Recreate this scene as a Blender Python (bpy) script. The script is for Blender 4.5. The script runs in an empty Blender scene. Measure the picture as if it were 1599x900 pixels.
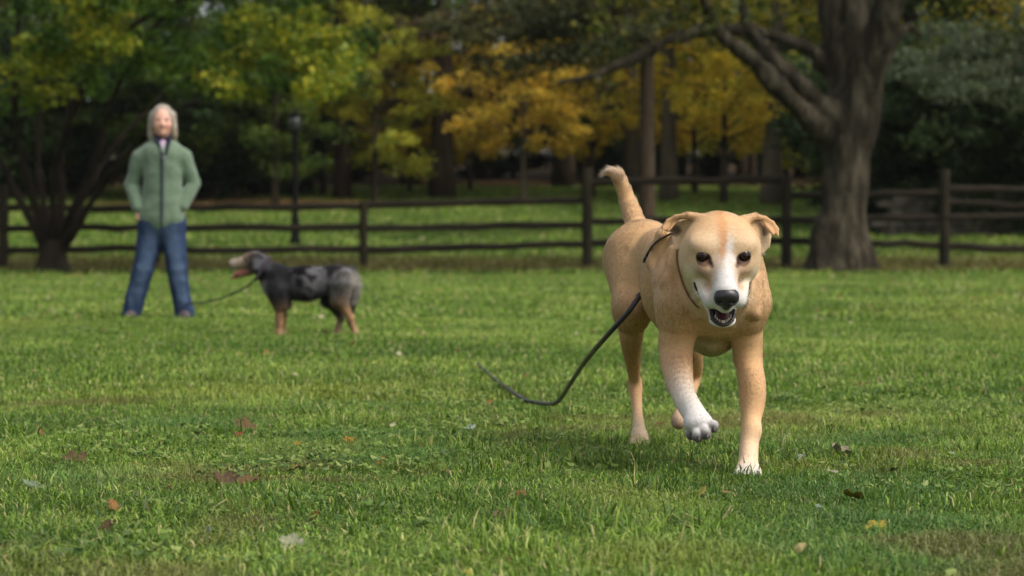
import bpy, math, random
import numpy as np
from mathutils import Vector, Matrix

# ---------------------------------------------------------------- camera, light
SC = bpy.context.scene
COL = SC.collection
FPX = 3775.0                      # focal length in photo pixels (85 mm on 36 mm, 1599 px wide)
CAMH = 0.54
PITCH = math.atan(67.0 / FPX)
cam_data = bpy.data.cameras.new('camera')
cam = bpy.data.objects.new('camera', cam_data)
COL.objects.link(cam)
cam_data.sensor_width = 36.0
cam_data.lens = FPX / 1599.0 * 36.0
cam_data.clip_start = 0.05
cam_data.clip_end = 3000
cam.location = (0, 0, CAMH)
cam.rotation_euler = (math.pi / 2 - PITCH, 0, 0)
cam_data.dof.use_dof = True
cam_data.dof.focus_distance = 5.5
cam_data.dof.aperture_fstop = 5.6
SC.camera = cam

SUN_EL = math.radians(52)
SUN_AZ = math.radians(124)        # compass style: 0 = +Y (away from camera), 90 = +X (right)
world = bpy.data.worlds.new('World')
SC.world = world
world.use_nodes = True
wn = world.node_tree.nodes
wl = world.node_tree.links
bg = wn.get('Background') or wn.new('ShaderNodeBackground')
sky = wn.new('ShaderNodeTexSky')
sky.sky_type = 'NISHITA'
sky.sun_disc = False
sky.sun_elevation = SUN_EL
sky.sun_rotation = SUN_AZ
sky.air_density = 1.0
sky.dust_density = 4.0
sky.ozone_density = 1.0
hsv = wn.new('ShaderNodeHueSaturation')
hsv.inputs['Saturation'].default_value = 0.35      # hazy, thinly clouded sky
wl.new(sky.outputs['Color'], hsv.inputs['Color'])
wl.new(hsv.outputs['Color'], bg.inputs['Color'])
bg.inputs['Strength'].default_value = 0.13

sun_data = bpy.data.lights.new('sun', 'SUN')
sun_data.energy = 1.3
sun_data.angle = math.radians(22)
sun_data.color = (1.0, 0.93, 0.82)
sun = bpy.data.objects.new('sun', sun_data)
COL.objects.link(sun)
sd = Vector((math.sin(SUN_AZ) * math.cos(SUN_EL), math.cos(SUN_AZ) * math.cos(SUN_EL), math.sin(SUN_EL)))
sun.rotation_euler = sd.to_track_quat('Z', 'Y').to_euler()
sun.location = (5, -5, 20)

SC.view_settings.view_transform = 'Standard'
SC.view_settings.look = 'None'
SC.view_settings.gamma = 1.0
SC.view_settings.exposure = 0.70
SC.view_settings.use_curve_mapping = False
SC.render.engine = 'CYCLES'
cy = SC.cycles
cy.max_bounces = 6
cy.diffuse_bounces = 3
cy.glossy_bounces = 2
cy.transmission_bounces = 4
cy.transparent_max_bounces = 8
cy.sample_clamp_indirect = 4.0
cy.use_denoising = True
try:
    SC.cycles_curves.shape = 'RIBBONS'
except Exception:
    pass

# ---------------------------------------------------------------- helpers
def at(px, py, Y):
    """world point that the photograph shows at pixel (px, py), at distance Y along +Y"""
    a = (px - 799.5) / FPX
    b = (450.0 - py) / FPX
    cp, sp = math.cos(PITCH), math.sin(PITCH)
    dy = cp + b * sp
    dz = -sp + b * cp
    s = Y / dy
    return np.array([a * s, Y, CAMH + dz * s])

def srgb(r, g, b):
    def f(c):
        c = c / 255.0
        return c / 12.92 if c <= 0.04045 else ((c + 0.055) / 1.055) ** 2.4
    return np.array([f(r), f(g), f(b)])

def tag(o, label=None, cat=None, group=None, kind=None):
    if label: o['label'] = label
    if cat: o['category'] = cat
    if group: o['group'] = group
    if kind: o['kind'] = kind
    return o

def empty(name, loc=(0, 0, 0)):
    o = bpy.data.objects.new(name, None)
    o.empty_display_size = 0.1
    o.location = loc
    COL.objects.link(o)
    return o

def link_mesh(name, me, mat=None, parent=None, world_coords=True):
    o = bpy.data.objects.new(name, me)
    COL.objects.link(o)
    if mat: me.materials.append(mat)
    if parent is not None:
        o.parent = parent
        if world_coords:
            o.location = -Vector(parent.location)
    return o

def np_mesh(name, V, F, smooth=True, cols=None, fcols=None):
    """mesh from numpy arrays; F is (n,3) or (n,4), or a list of both"""
    me = bpy.data.meshes.new(name)
    Fs = F if isinstance(F, list) else [F]
    Fs = [f for f in Fs if len(f)]
    V = np.asarray(V, dtype=np.float32)
    me.vertices.add(len(V))
    me.vertices.foreach_set('co', V.ravel())
    loops = np.concatenate([f.ravel() for f in Fs]).astype(np.int32)
    sizes = np.concatenate([np.full(len(f), f.shape[1]) for f in Fs]).astype(np.int32)
    starts = np.concatenate([[0], np.cumsum(sizes)[:-1]]).astype(np.int32)
    me.loops.add(len(loops))
    me.loops.foreach_set('vertex_index', loops)
    me.polygons.add(len(sizes))
    me.polygons.foreach_set('loop_start', starts)
    me.polygons.foreach_set('loop_total', sizes)
    me.polygons.foreach_set('use_smooth', np.full(len(sizes), smooth))
    me.update(calc_edges=True)
    if cols is not None:
        a = me.color_attributes.new('col', 'FLOAT_COLOR', 'POINT')
        c4 = np.ones((len(V), 4), dtype=np.float32)
        c4[:, :3] = cols
        a.data.foreach_set('color', c4.ravel())
    return me

# ---------------------------------------------------------------- materials
def new_mat(name):
    m = bpy.data.materials.new(name)
    m.use_nodes = True
    nt = m.node_tree
    b = nt.nodes.get('Principled BSDF')
    return m, nt, b

def noise_node(nt, scale, detail=3, rough=0.5, coord='Object', vec_scale=None):
    tc = nt.nodes.new('ShaderNodeTexCoord')
    n = nt.nodes.new('ShaderNodeTexNoise')
    n.inputs['Scale'].default_value = scale
    n.inputs['Detail'].default_value = detail
    n.inputs['Roughness'].default_value = rough
    if vec_scale:
        mp = nt.nodes.new('ShaderNodeMapping')
        mp.inputs['Scale'].default_value = vec_scale
        nt.links.new(tc.outputs[coord], mp.inputs['Vector'])
        nt.links.new(mp.outputs['Vector'], n.inputs['Vector'])
    else:
        nt.links.new(tc.outputs[coord], n.inputs['Vector'])
    return n

def ramp_node(nt, src, stops):
    r = nt.nodes.new('ShaderNodeValToRGB')
    cr = r.color_ramp
    while len(cr.elements) < len(stops):
        cr.elements.new(0.5)
    for e, (p, c) in zip(cr.elements, stops):
        e.position = p
        e.color = (c[0], c[1], c[2], 1)
    nt.links.new(src, r.inputs['Fac'])
    return r

def bump(nt, b, src, strength=0.4, dist=0.01):
    bp = nt.nodes.new('ShaderNodeBump')
    bp.inputs['Strength'].default_value = strength
    bp.inputs['Distance'].default_value = dist
    nt.links.new(src, bp.inputs['Height'])
    nt.links.new(bp.outputs['Normal'], b.inputs['Normal'])

def mat_noise(name, c0, c1, scale=10, rough=0.8, bumpd=0.0, bump_scale=None, vec_scale=None, spec=0.3, detail=4):
    m, nt, b = new_mat(name)
    n = noise_node(nt, scale, detail, 0.6, vec_scale=vec_scale)
    r = ramp_node(nt, n.outputs['Fac'], [(0.3, c0), (0.7, c1)])
    nt.links.new(r.outputs['Color'], b.inputs['Base Color'])
    b.inputs['Roughness'].default_value = rough
    b.inputs['Specular IOR Level'].default_value = spec
    if bumpd:
        n2 = noise_node(nt, bump_scale or scale * 3, 5, 0.65, vec_scale=vec_scale)
        bump(nt, b, n2.outputs['Fac'], 0.8, bumpd)
    return m

def mat_attr(name, rough=0.7, spec=0.3, nscale=60, namt=0.25, bumpd=0.0, attr='col', translucent=0.0, sheen=0.0, nvec=None):
    """base colour from the painted 'col' attribute, broken up by noise"""
    m, nt, b = new_mat(name)
    a = nt.nodes.new('ShaderNodeAttribute')
    a.attribute_name = attr
    n = noise_node(nt, nscale, 4, 0.6, vec_scale=nvec)
    mr = nt.nodes.new('ShaderNodeMapRange')
    mr.inputs['From Min'].default_value = 0.3
    mr.inputs['From Max'].default_value = 0.7
    mr.inputs['To Min'].default_value = 1 - namt
    mr.inputs['To Max'].default_value = 1 + namt
    nt.links.new(n.outputs['Fac'], mr.inputs['Value'])
    mx = nt.nodes.new('ShaderNodeVectorMath')
    mx.operation = 'SCALE'
    nt.links.new(a.outputs['Color'], mx.inputs[0])
    nt.links.new(mr.outputs['Result'], mx.inputs['Scale'])
    nt.links.new(mx.outputs['Vector'], b.inputs['Base Color'])
    b.inputs['Roughness'].default_value = rough
    b.inputs['Specular IOR Level'].default_value = spec
    if sheen:
        b.inputs['Sheen Weight'].default_value = sheen
    if bumpd:
        bump(nt, b, n.outputs['Fac'], 0.8, bumpd)
    if translucent:
        out = nt.nodes.get('Material Output')
        tr = nt.nodes.new('ShaderNodeBsdfTranslucent')
        ms = nt.nodes.new('ShaderNodeMixShader')
        ms.inputs['Fac'].default_value = translucent
        nt.links.new(mx.outputs['Vector'], tr.inputs['Color'])
        nt.links.new(b.outputs['BSDF'], ms.inputs[1])
        nt.links.new(tr.outputs['BSDF'], ms.inputs[2])
        nt.links.new(ms.outputs['Shader'], out.inputs['Surface'])
    return m

def mat_plain(name, c, rough=0.5, spec=0.5, metal=0.0, coat=0.0):
    m, nt, b = new_mat(name)
    n = noise_node(nt, 40, 3)
    r = ramp_node(nt, n.outputs['Fac'], [(0.3, np.asarray(c) * 0.85), (0.7, np.minimum(np.asarray(c) * 1.15, 1))])
    nt.links.new(r.outputs['Color'], b.inputs['Base Color'])
    b.inputs['Roughness'].default_value = rough
    b.inputs['Specular IOR Level'].default_value = spec
    b.inputs['Metallic'].default_value = metal
    b.inputs['Coat Weight'].default_value = coat
    return m

# ---------------------------------------------------------------- sculpting with distance fields
def unit(v):
    v = np.asarray(v, float)
    return v / max(np.linalg.norm(v), 1e-9)

class Prim:
    def __init__(self, kind, p, k, col, flow, op, shape=True):
        self.kind, self.p, self.k, self.col, self.flow, self.op, self.shape = kind, p, k, col, flow, op, shape
    def dist(self, P):
        k, p = self.kind, self.p
        if k == 'cone':
            a, b, r1, r2, u, ratio = p
            ba = b - a
            pa = P - a
            t = np.clip((pa @ ba) / (ba @ ba), 0, 1)
            w = pa - t[..., None] * ba
            w2 = (w * w).sum(-1)
            if u is not None:
                wu = w @ u
                w2 = w2 - wu * wu + (wu / ratio) ** 2
            return np.sqrt(np.maximum(w2, 0)) - (r1 + (r2 - r1) * t)
        if k == 'ell':
            c, R, M = p
            q = (P - c) @ M                     # M columns are the axes
            k0 = np.sqrt(((q / R) ** 2).sum(-1))
            k1 = np.sqrt(((q / (R * R)) ** 2).sum(-1))
            return k0 * (k0 - 1) / np.maximum(k1, 1e-6)
        if k == 'tri':
            a, b, c, r = p
            ba, cb, ac = b - a, c - b, a - c
            pa, pb, pc = P - a, P - b, P - c
            nor = np.cross(ba, ac)
            def seg(e, q):
                t = np.clip((q @ e) / (e @ e), 0, 1)
                w = q - t[..., None] * e
                return (w * w).sum(-1)
            s = (np.sign(pa @ np.cross(ba, nor)) + np.sign(pb @ np.cross(cb, nor)) + np.sign(pc @ np.cross(ac, nor)))
            edge = np.minimum(np.minimum(seg(ba, pa), seg(cb, pb)), seg(ac, pc))
            pl = (pa @ nor) ** 2 / (nor @ nor)
            return np.sqrt(np.where(s < 2, edge, pl)) - r
    def bounds(self, m):
        k, p = self.kind, self.p
        if k == 'cone':
            r = max(p[2], p[3]) * (max(1.0, p[5]) if p[4] is not None else 1.0)
            pts = np.array([p[0], p[1]])
        elif k == 'ell':
            r = max(p[1]); pts = np.array([p[0]])
        else:
            r = p[3]; pts = np.array([p[0], p[1], p[2]])
        return pts.min(0) - r - m, pts.max(0) + r + m

class Sculpt:
    def __init__(self):
        self.prims = []
        self.base_col = np.array([0.5, 0.5, 0.5])
    def cone(self, a, b, r1, r2, k=0.02, col=None, u=None, ratio=1.0, op='add', flow=None):
        a, b = np.asarray(a, float), np.asarray(b, float)
        if flow is None: flow = unit(b - a)
        self.prims.append(Prim('cone', (a, b, r1, r2, None if u is None else unit(u), ratio), k, col, flow, op))
    def chain(self, pts, rs, k=0.02, col=None, u=None, ratio=1.0):
        for i in range(len(pts) - 1):
            self.cone(pts[i], pts[i + 1], rs[i], rs[i + 1], k if i == 0 else min(k, .004), col, u, ratio)
    def limb(self, pts, rs, cols, k=0.02, u=None, ratio=1.0, sub=5):
        """a limb whose joints and taper run in one smooth curve"""
        n = (len(pts) - 1) * sub + 1
        A = np.hstack([np.asarray(pts, float), np.asarray(rs, float)[:, None], np.asarray(cols, float)])
        B = spline(A, n)
        for i in range(n - 1):
            self.cone(B[i, :3], B[i + 1, :3], B[i, 3], B[i + 1, 3], k if i < 2 else .001, np.clip((B[i, 4:] + B[i + 1, 4:]) / 2, .01, .9), u, ratio)
    def ell(self, c, R, M=None, k=0.02, col=None, op='add', flow=(0, 0, -1)):
        M = np.eye(3) if M is None else M
        self.prims.append(Prim('ell', (np.asarray(c, float), np.asarray(R, float), M), k, col, unit(flow), op))
    def tri(self, a, b, c, r, k=0.006, col=None, flow=(0, 0, -1)):
        self.prims.append(Prim('tri', (np.asarray(a, float), np.asarray(b, float), np.asarray(c, float), r), k, col, unit(flow), 'add'))
    def field(self, h):
        adds = [p for p in self.prims if p.op == 'add']
        lo = np.min([p.bounds(0)[0] for p in adds], 0) - 3 * h
        hi = np.max([p.bounds(0)[1] for p in adds], 0) + 3 * h
        n = np.ceil((hi - lo) / h).astype(int) + 1
        D = np.full(n, 1.0, dtype=np.float32)
        for p in self.prims:
            m = p.k + 4 * h
            b0, b1 = p.bounds(m)
            i0 = np.maximum(((b0 - lo) / h).astype(int), 0)
            i1 = np.minimum(np.ceil((b1 - lo) / h).astype(int) + 1, n)
            if (i1 <= i0).any(): continue
            ax = [lo[q] + h * np.arange(i0[q], i1[q]) for q in range(3)]
            P = np.stack(np.meshgrid(*ax, indexing='ij'), -1)
            d = p.dist(P).astype(np.float32)
            S = tuple(slice(i0[q], i1[q]) for q in range(3))
            cur = D[S]
            if p.op == 'add':
                hh = np.maximum(p.k - np.abs(cur - d), 0) / p.k
                D[S] = np.minimum(cur, d) - hh * hh * p.k * 0.25
            else:
                hh = np.maximum(p.k - np.abs(-cur - d), 0) / p.k
                D[S] = np.maximum(cur, -d) + hh * hh * p.k * 0.25
        return D, lo
    def build(self, h, noise=None):
        D, lo = self.field(h)
        if noise is not None:
            idx = np.argwhere(np.abs(D) < 4 * h)
            P = lo + idx * h
            D[idx[:, 0], idx[:, 1], idx[:, 2]] += noise(P).astype(np.float32)
        return surface_nets(D, lo, h)
    def paint(self, V, s=0.01):
        """colour and fur direction at every vertex, blended between the primitives near it"""
        W = np.zeros(len(V)); C = np.zeros((len(V), 3)); Fl = np.zeros((len(V), 3))
        ds = []
        src = [p for p in self.prims if p.op == 'add']
        for p in src: ds.append(p.dist(V))
        dm = np.min(ds, 0)
        for p, d in zip(src, ds):
            w = np.exp(-np.maximum(d - dm, 0) / s)
            W += w
            C += w[:, None] * (self.base_col if p.col is None else np.asarray(p.col))
            Fl += w[:, None] * p.flow
        C /= W[:, None]
        Fl /= np.maximum(np.linalg.norm(Fl, axis=1), 1e-6)[:, None]
        return C, Fl

def surface_nets(D, lo, h):
    S = D < 0
    nx, ny, nz = D.shape
    cnt = np.zeros((nx - 1, ny - 1, nz - 1), np.uint8)
    for dx in (0, 1):
        for dy in (0, 1):
            for dz in (0, 1):
                cnt += S[dx:nx - 1 + dx, dy:ny - 1 + dy, dz:nz - 1 + dz]
    act = (cnt > 0) & (cnt < 8)
    I = np.argwhere(act)
    idm = np.full(act.shape, -1, np.int32)
    idm[act] = np.arange(len(I))
    acc = np.zeros((len(I), 3)); num = np.zeros(len(I))
    cr = [(a, b, c) for a in (0, 1) for b in (0, 1) for c in (0, 1)]
    vals = {c: D[I[:, 0] + c[0], I[:, 1] + c[1], I[:, 2] + c[2]] for c in cr}
    for c in cr:
        for ax in range(3):
            if c[ax] == 0:
                e = list(c); e[ax] = 1; e = tuple(e)
                v0, v1 = vals[c], vals[e]
                m = (v0 < 0) != (v1 < 0)
                t = np.where(m, v0 / np.where(m, v0 - v1, 1), 0)
                p = np.tile(np.array(c, float), (len(I), 1))
                p[:, ax] += t
                acc[m] += p[m]; num[m] += 1
    V = lo + h * (I + acc / num[:, None])
    quads = []
    for ax in range(3):
        s0 = [slice(None)] * 3; s1 = [slice(None)] * 3
        s0[ax] = slice(0, -1); s1[ax] = slice(1, None)
        ch = S[tuple(s0)] != S[tuple(s1)]
        E = np.argwhere(ch)
        o1, o2 = [(1, 2), (2, 0), (0, 1)][ax]
        ok = (E[:, o1] > 0) & (E[:, o2] > 0) & (E[:, o1] < D.shape[o1] - 1) & (E[:, o2] < D.shape[o2] - 1)
        E = E[ok]
        def cid(d1, d2):
            q = E.copy(); q[:, o1] += d1; q[:, o2] += d2
            return idm[q[:, 0], q[:, 1], q[:, 2]]
        a, b, c, d = cid(-1, -1), cid(0, -1), cid(0, 0), cid(-1, 0)
        ins = S[E[:, 0], E[:, 1], E[:, 2]]
        Q = np.where(ins[:, None], np.stack([a, b, c, d], 1), np.stack([d, c, b, a], 1))
        quads.append(Q)
    Q = np.concatenate(quads)
    return V, Q

def mesh_normals(V, Q):
    n = np.cross(V[Q[:, 2]] - V[Q[:, 0]], V[Q[:, 3]] - V[Q[:, 1]])
    N = np.zeros_like(V)
    for i in range(4): np.add.at(N, Q[:, i], n)
    return N / np.maximum(np.linalg.norm(N, axis=1), 1e-12)[:, None]

def relax(V, Q, w, it=6):
    """smooth the surface where w is 1"""
    E = np.concatenate([Q[:, [0, 1]], Q[:, [1, 2]], Q[:, [2, 3]], Q[:, [3, 0]]])
    for _ in range(it):
        S = np.stack([np.bincount(E[:, 0], V[E[:, 1], q], len(V)) for q in range(3)], 1)
        n = np.maximum(np.bincount(E[:, 0], minlength=len(V)), 1)
        V = V + (S / n[:, None] - V) * (.6 * w)[:, None]
    return V

def vnoise(P, scale, seed=0):
    """smooth value noise, about -1..1"""
    P = np.asarray(P) * scale + seed * 17.31
    i = np.floor(P).astype(np.int64); f = P - i
    f = f * f * (3 - 2 * f)
    def hsh(x, y, z):
        n = (x * 73856093) ^ (y * 19349663) ^ (z * 83492791) ^ (seed * 2654435)
        n = (n ^ (n >> 13)) * 1274126177
        return ((n & 0xffff) / 32767.5) - 1.0
    r = 0
    for dx in (0, 1):
        for dy in (0, 1):
            for dz in (0, 1):
                w = (f[:, 0] if dx else 1 - f[:, 0]) * (f[:, 1] if dy else 1 - f[:, 1]) * (f[:, 2] if dz else 1 - f[:, 2])
                r = r + w * hsh(i[:, 0] + dx, i[:, 1] + dy, i[:, 2] + dz)
    return r

def sstep(a, b, x):
    t = np.clip((x - a) / (b - a), 0, 1)
    return t * t * (3 - 2 * t)

def make_fur(name, V, Q, C, Fl, n, length, radius, mat, parent, rng, lift=0.35, jitter=0.25, keep=None, curl=0.0, lenf=None, segs=4, colvar=0.18, clump=.006):
    """short coat: hair strands rooted on the skin, combed along the body"""
    N = mesh_normals(V, Q)
    A = 0.5 * np.linalg.norm(np.cross(V[Q[:, 2]] - V[Q[:, 0]], V[Q[:, 3]] - V[Q[:, 1]]), axis=1)
    f = rng.choice(len(Q), n, p=A / A.sum())
    u, v = rng.random(n), rng.random(n)
    w = np.stack([(1 - u) * (1 - v), u * (1 - v), u * v, (1 - u) * v], 1)
    q = Q[f]
    mix = lambda X: (X[q] * w[..., None]).sum(1)
    P, Nn, Cc, D = mix(V), mix(N), mix(C), mix(Fl)
    if keep is not None:
        m = rng.random(n) < keep(P)
        P, Nn, Cc, D = P[m], Nn[m], Cc[m], D[m]
    n = len(P)
    Nn /= np.linalg.norm(Nn, axis=1)[:, None]
    D = D - (D * Nn).sum(1)[:, None] * Nn
    D /= np.maximum(np.linalg.norm(D, axis=1), 1e-6)[:, None]
    D = D + rng.normal(0, jitter, (n, 3))
    L = length * rng.uniform(0.6, 1.25, n)
    cell = np.floor((P + vnoise(P, 60, 2)[:, None] * .002) / clump).astype(np.int64)
    key = cell[:, 0] * 1000003 + cell[:, 1] * 10007 + cell[:, 2]
    _, inv = np.unique(key, return_inverse=True)
    nc = inv.max() + 1
    cnt = np.bincount(inv, minlength=nc)
    cm = np.stack([np.bincount(inv, P[:, q], nc) / cnt for q in range(3)], 1)
    pull = (cm[inv] - P)
    ctone = 1 + rng.normal(0, .07, nc)[inv]
    ctilt = rng.normal(0, .13, (nc, 3))[inv]
    D = D + ctilt
    D = D - (D * Nn).sum(1)[:, None] * Nn
    if lenf is not None: L = L * lenf(P)
    pts = np.zeros((n, segs, 3))
    for s in range(segs):
        t = s / (segs - 1)
        pts[:, s] = P + L[:, None] * (t * (1 - lift * t * 0.3) * D * 0.9 + Nn * (lift * t - 0.5 * lift * t * t)) - Nn * 0.0006
        pts[:, s] += (pull - (pull * Nn).sum(1)[:, None] * Nn) * (.40 * t)
        if curl: pts[:, s] += t * curl * rng.normal(0, 1, (n, 3)) * L[:, None]
    cd = bpy.data.hair_curves.new(name)
    cd.add_curves([segs] * n)
    cd.attributes['position'].data.foreach_set('vector', pts.astype(np.float32).ravel())
    ra = cd.attributes.get('radius') or cd.attributes.new('radius', 'FLOAT', 'POINT')
    tt = np.linspace(1, 0.25, segs)
    ra.data.foreach_set('value', (np.tile(tt, n) * radius).astype(np.float32))
    ca = cd.attributes.new('col', 'FLOAT_COLOR', 'CURVE')
    c4 = np.ones((n, 4), np.float32)
    c4[:, :3] = np.clip(Cc * ctone[:, None] * (1 + rng.normal(0, colvar, (n, 1))), 0.004, 0.95)
    ca.data.foreach_set('color', c4.ravel())
    na = cd.attributes.new('nrm', 'FLOAT_VECTOR', 'CURVE')
    nn = Nn + ctilt * .6 + rng.normal(0, .06, (n, 3))
    nn /= np.linalg.norm(nn, axis=1)[:, None]
    na.data.foreach_set('vector', nn.astype(np.float32).ravel())
    cd.materials.append(mat)
    o = bpy.data.objects.new(name, cd)
    COL.objects.link(o)
    if parent is not None:
        o.parent = parent
        o.location = -Vector(parent.location)
    return o

def mat_fur(name, rough=0.45, hair=.38):
    """strands shaded with the lie of the coat (the skin's own normal), plus some light passing through the hair"""
    m, nt, b = new_mat(name)
    out = nt.nodes.get('Material Output')
    a = nt.nodes.new('ShaderNodeAttribute'); a.attribute_name = 'col'
    nr = nt.nodes.new('ShaderNodeAttribute'); nr.attribute_name = 'nrm'
    nt.links.new(a.outputs['Color'], b.inputs['Base Color'])
    nt.links.new(nr.outputs['Vector'], b.inputs['Normal'])
    b.inputs['Roughness'].default_value = .6
    b.inputs['Specular IOR Level'].default_value = .2
    h = nt.nodes.new('ShaderNodeBsdfHairPrincipled')
    h.parametrization = 'COLOR'
    h.inputs['Roughness'].default_value = rough
    h.inputs['Radial Roughness'].default_value = 0.6
    nt.links.new(a.outputs['Color'], h.inputs['Color'])
    ms = nt.nodes.new('ShaderNodeMixShader'); ms.inputs['Fac'].default_value = hair
    nt.links.new(b.outputs['BSDF'], ms.inputs[1]); nt.links.new(h.outputs['BSDF'], ms.inputs[2])
    nt.links.new(ms.outputs['Shader'], out.inputs['Surface'])
    return m

def tube(pts, rs, sides=8, u_ref=(0, 0, 1), ratio=1.0, cap=True):
    """verts and quads of a tube swept along pts"""
    pts = np.asarray(pts, float); n = len(pts)
    T = np.gradient(pts, axis=0); T /= np.linalg.norm(T, axis=1)[:, None]
    ref = np.asarray(u_ref, float)
    V = []
    x = np.cross(T[0], ref)
    if np.linalg.norm(x) < 1e-3: x = np.cross(T[0], (1, 0, 0))
    x = unit(x)
    for i in range(n):
        x = unit(x - (x @ T[i]) * T[i])
        y = np.cross(T[i], x)
        for s in range(sides):
            a = 2 * math.pi * s / sides
            V.append(pts[i] + rs[i] * (math.cos(a) * x * ratio + math.sin(a) * y))
    Q = []
    for i in range(n - 1):
        for s in range(sides):
            s2 = (s + 1) % sides
            Q.append((i * sides + s, i * sides + s2, (i + 1) * sides + s2, (i + 1) * sides + s))
    T3 = []
    if cap:
        V.append(pts[0]); V.append(pts[-1])
        c0, c1 = len(V) - 2, len(V) - 1
        for s in range(sides):
            s2 = (s + 1) % sides
            T3.append((c0, s2, s)); T3.append((c1, (n - 1) * sides + s, (n - 1) * sides + s2))
    return np.array(V), np.array(Q), np.array(T3)

def spline(pts, n=40):
    """Catmull-Rom through pts"""
    P = np.asarray(pts, float)
    P = np.vstack([2 * P[0] - P[1], P, 2 * P[-1] - P[-2]])
    out = []
    m = len(P) - 3
    for q in np.linspace(0, m - 1e-6, n):
        i = int(q); t = q - i
        a, b, c, d = P[i:i + 4]
        out.append(0.5 * ((2 * b) + (c - a) * t + (2 * a - 5 * b + 4 * c - d) * t * t + (3 * b - a - 3 * c + d) * t ** 3))
    return np.array(out)

def ground_z(x, y):
    """lawn flat as far as the fence, then a gentle grassy slope up to the wood"""
    x = np.asarray(x, float); y = np.asarray(y, float)
    z = 2.6 * np.clip((y - 44) / 46, 0, 1.6) ** 1.15
    z = z + 0.03 * np.sin(x * 0.9 + y * 0.35) * sstep(9, 20, y) * np.cos(y * 0.23) * 0.6
    return z

# ---------------------------------------------------------------- ground
def build_ground():
    xs = np.concatenate([np.linspace(-400, -40, 19)[:-1], np.linspace(-40, 40, 161), np.linspace(40, 400, 19)[1:]])
    ys = np.concatenate([np.linspace(-60, 2, 12)[:-1], np.linspace(2, 120, 237), np.linspace(120, 900, 14)[1:]])
    X, Y = np.meshgrid(xs, ys, indexing='ij')
    Z = ground_z(X, Y)
    V = np.stack([X, Y, Z], -1).reshape(-1, 3)
    nx, ny = len(xs), len(ys)
    i, j = np.meshgrid(np.arange(nx - 1), np.arange(ny - 1), indexing='ij')
    a = (i * ny + j).ravel()
    Q = np.stack([a, a + ny, a + ny + 1, a + 1], 1)
    m, nt, b = new_mat('ground_soil_and_grass')
    n1 = noise_node(nt, 0.5, 5, .6)
    n2 = noise_node(nt, 9, 6, .7)
    r1 = ramp_node(nt, n1.outputs['Fac'], [(.35, (.060, .095, .022)), (.52, (.090, .125, .030)), (.68, (.130, .135, .045))])
    r2 = ramp_node(nt, n2.outputs['Fac'], [(.3, (.45, .45, .45)), (.7, (1.25, 1.25, 1.25))])
    mu = nt.nodes.new('ShaderNodeMix'); mu.data_type = 'RGBA'; mu.blend_type = 'MULTIPLY'
    mu.inputs['Factor'].default_value = 1
    nt.links.new(r1.outputs['Color'], mu.inputs['A']); nt.links.new(r2.outputs['Color'], mu.inputs['B'])
    # brown leaf-strewn soil under the fence and in the wood
    tc = nt.nodes.new('ShaderNodeTexCoord'); sx = nt.nodes.new('ShaderNodeSeparateXYZ')
    nt.links.new(tc.outputs['Object'], sx.inputs['Vector'])
    ad = nt.nodes.new('ShaderNodeMath'); ad.operation = 'MULTIPLY_ADD'
    n3 = noise_node(nt, 0.25, 5, .7)
    nt.links.new(n3.outputs['Fac'], ad.inputs[0]); ad.inputs[1].default_value = 14
    nt.links.new(sx.outputs['Y'], ad.inputs[2])
    mr = nt.nodes.new('ShaderNodeMapRange')
    mr.inputs['From Min'].default_value = 88; mr.inputs['From Max'].default_value = 96
    nt.links.new(ad.outputs['Value'], mr.inputs['Value'])
    n4 = noise_node(nt, 3, 5, .7)
    r4 = ramp_node(nt, n4.outputs['Fac'], [(.3, (.035, .024, .012)), (.7, (.12, .075, .03))])
    m2 = nt.nodes.new('ShaderNodeMix'); m2.data_type = 'RGBA'
    nt.links.new(mr.outputs['Result'], m2.inputs['Factor'])
    nt.links.new(mu.outputs['Result'], m2.inputs['A']); nt.links.new(r4.outputs['Color'], m2.inputs['B'])
    nt.links.new(m2.outputs['Result'], b.inputs['Base Color'])
    b.inputs['Roughness'].default_value = .95
    b.inputs['Specular IOR Level'].default_value = .1
    bump(nt, b, n2.outputs['Fac'], .8, .03)
    o = link_mesh('ground', np_mesh('ground', V, Q), m)
    tag(o, 'grass covered ground rising gently towards the wood', kind='structure')
build_ground()

G0 = srgb(98, 128, 42); G1 = srgb(132, 160, 58); G2 = srgb(168, 180, 92); G3 = srgb(184, 172, 118); G4 = srgb(74, 104, 38)

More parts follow.
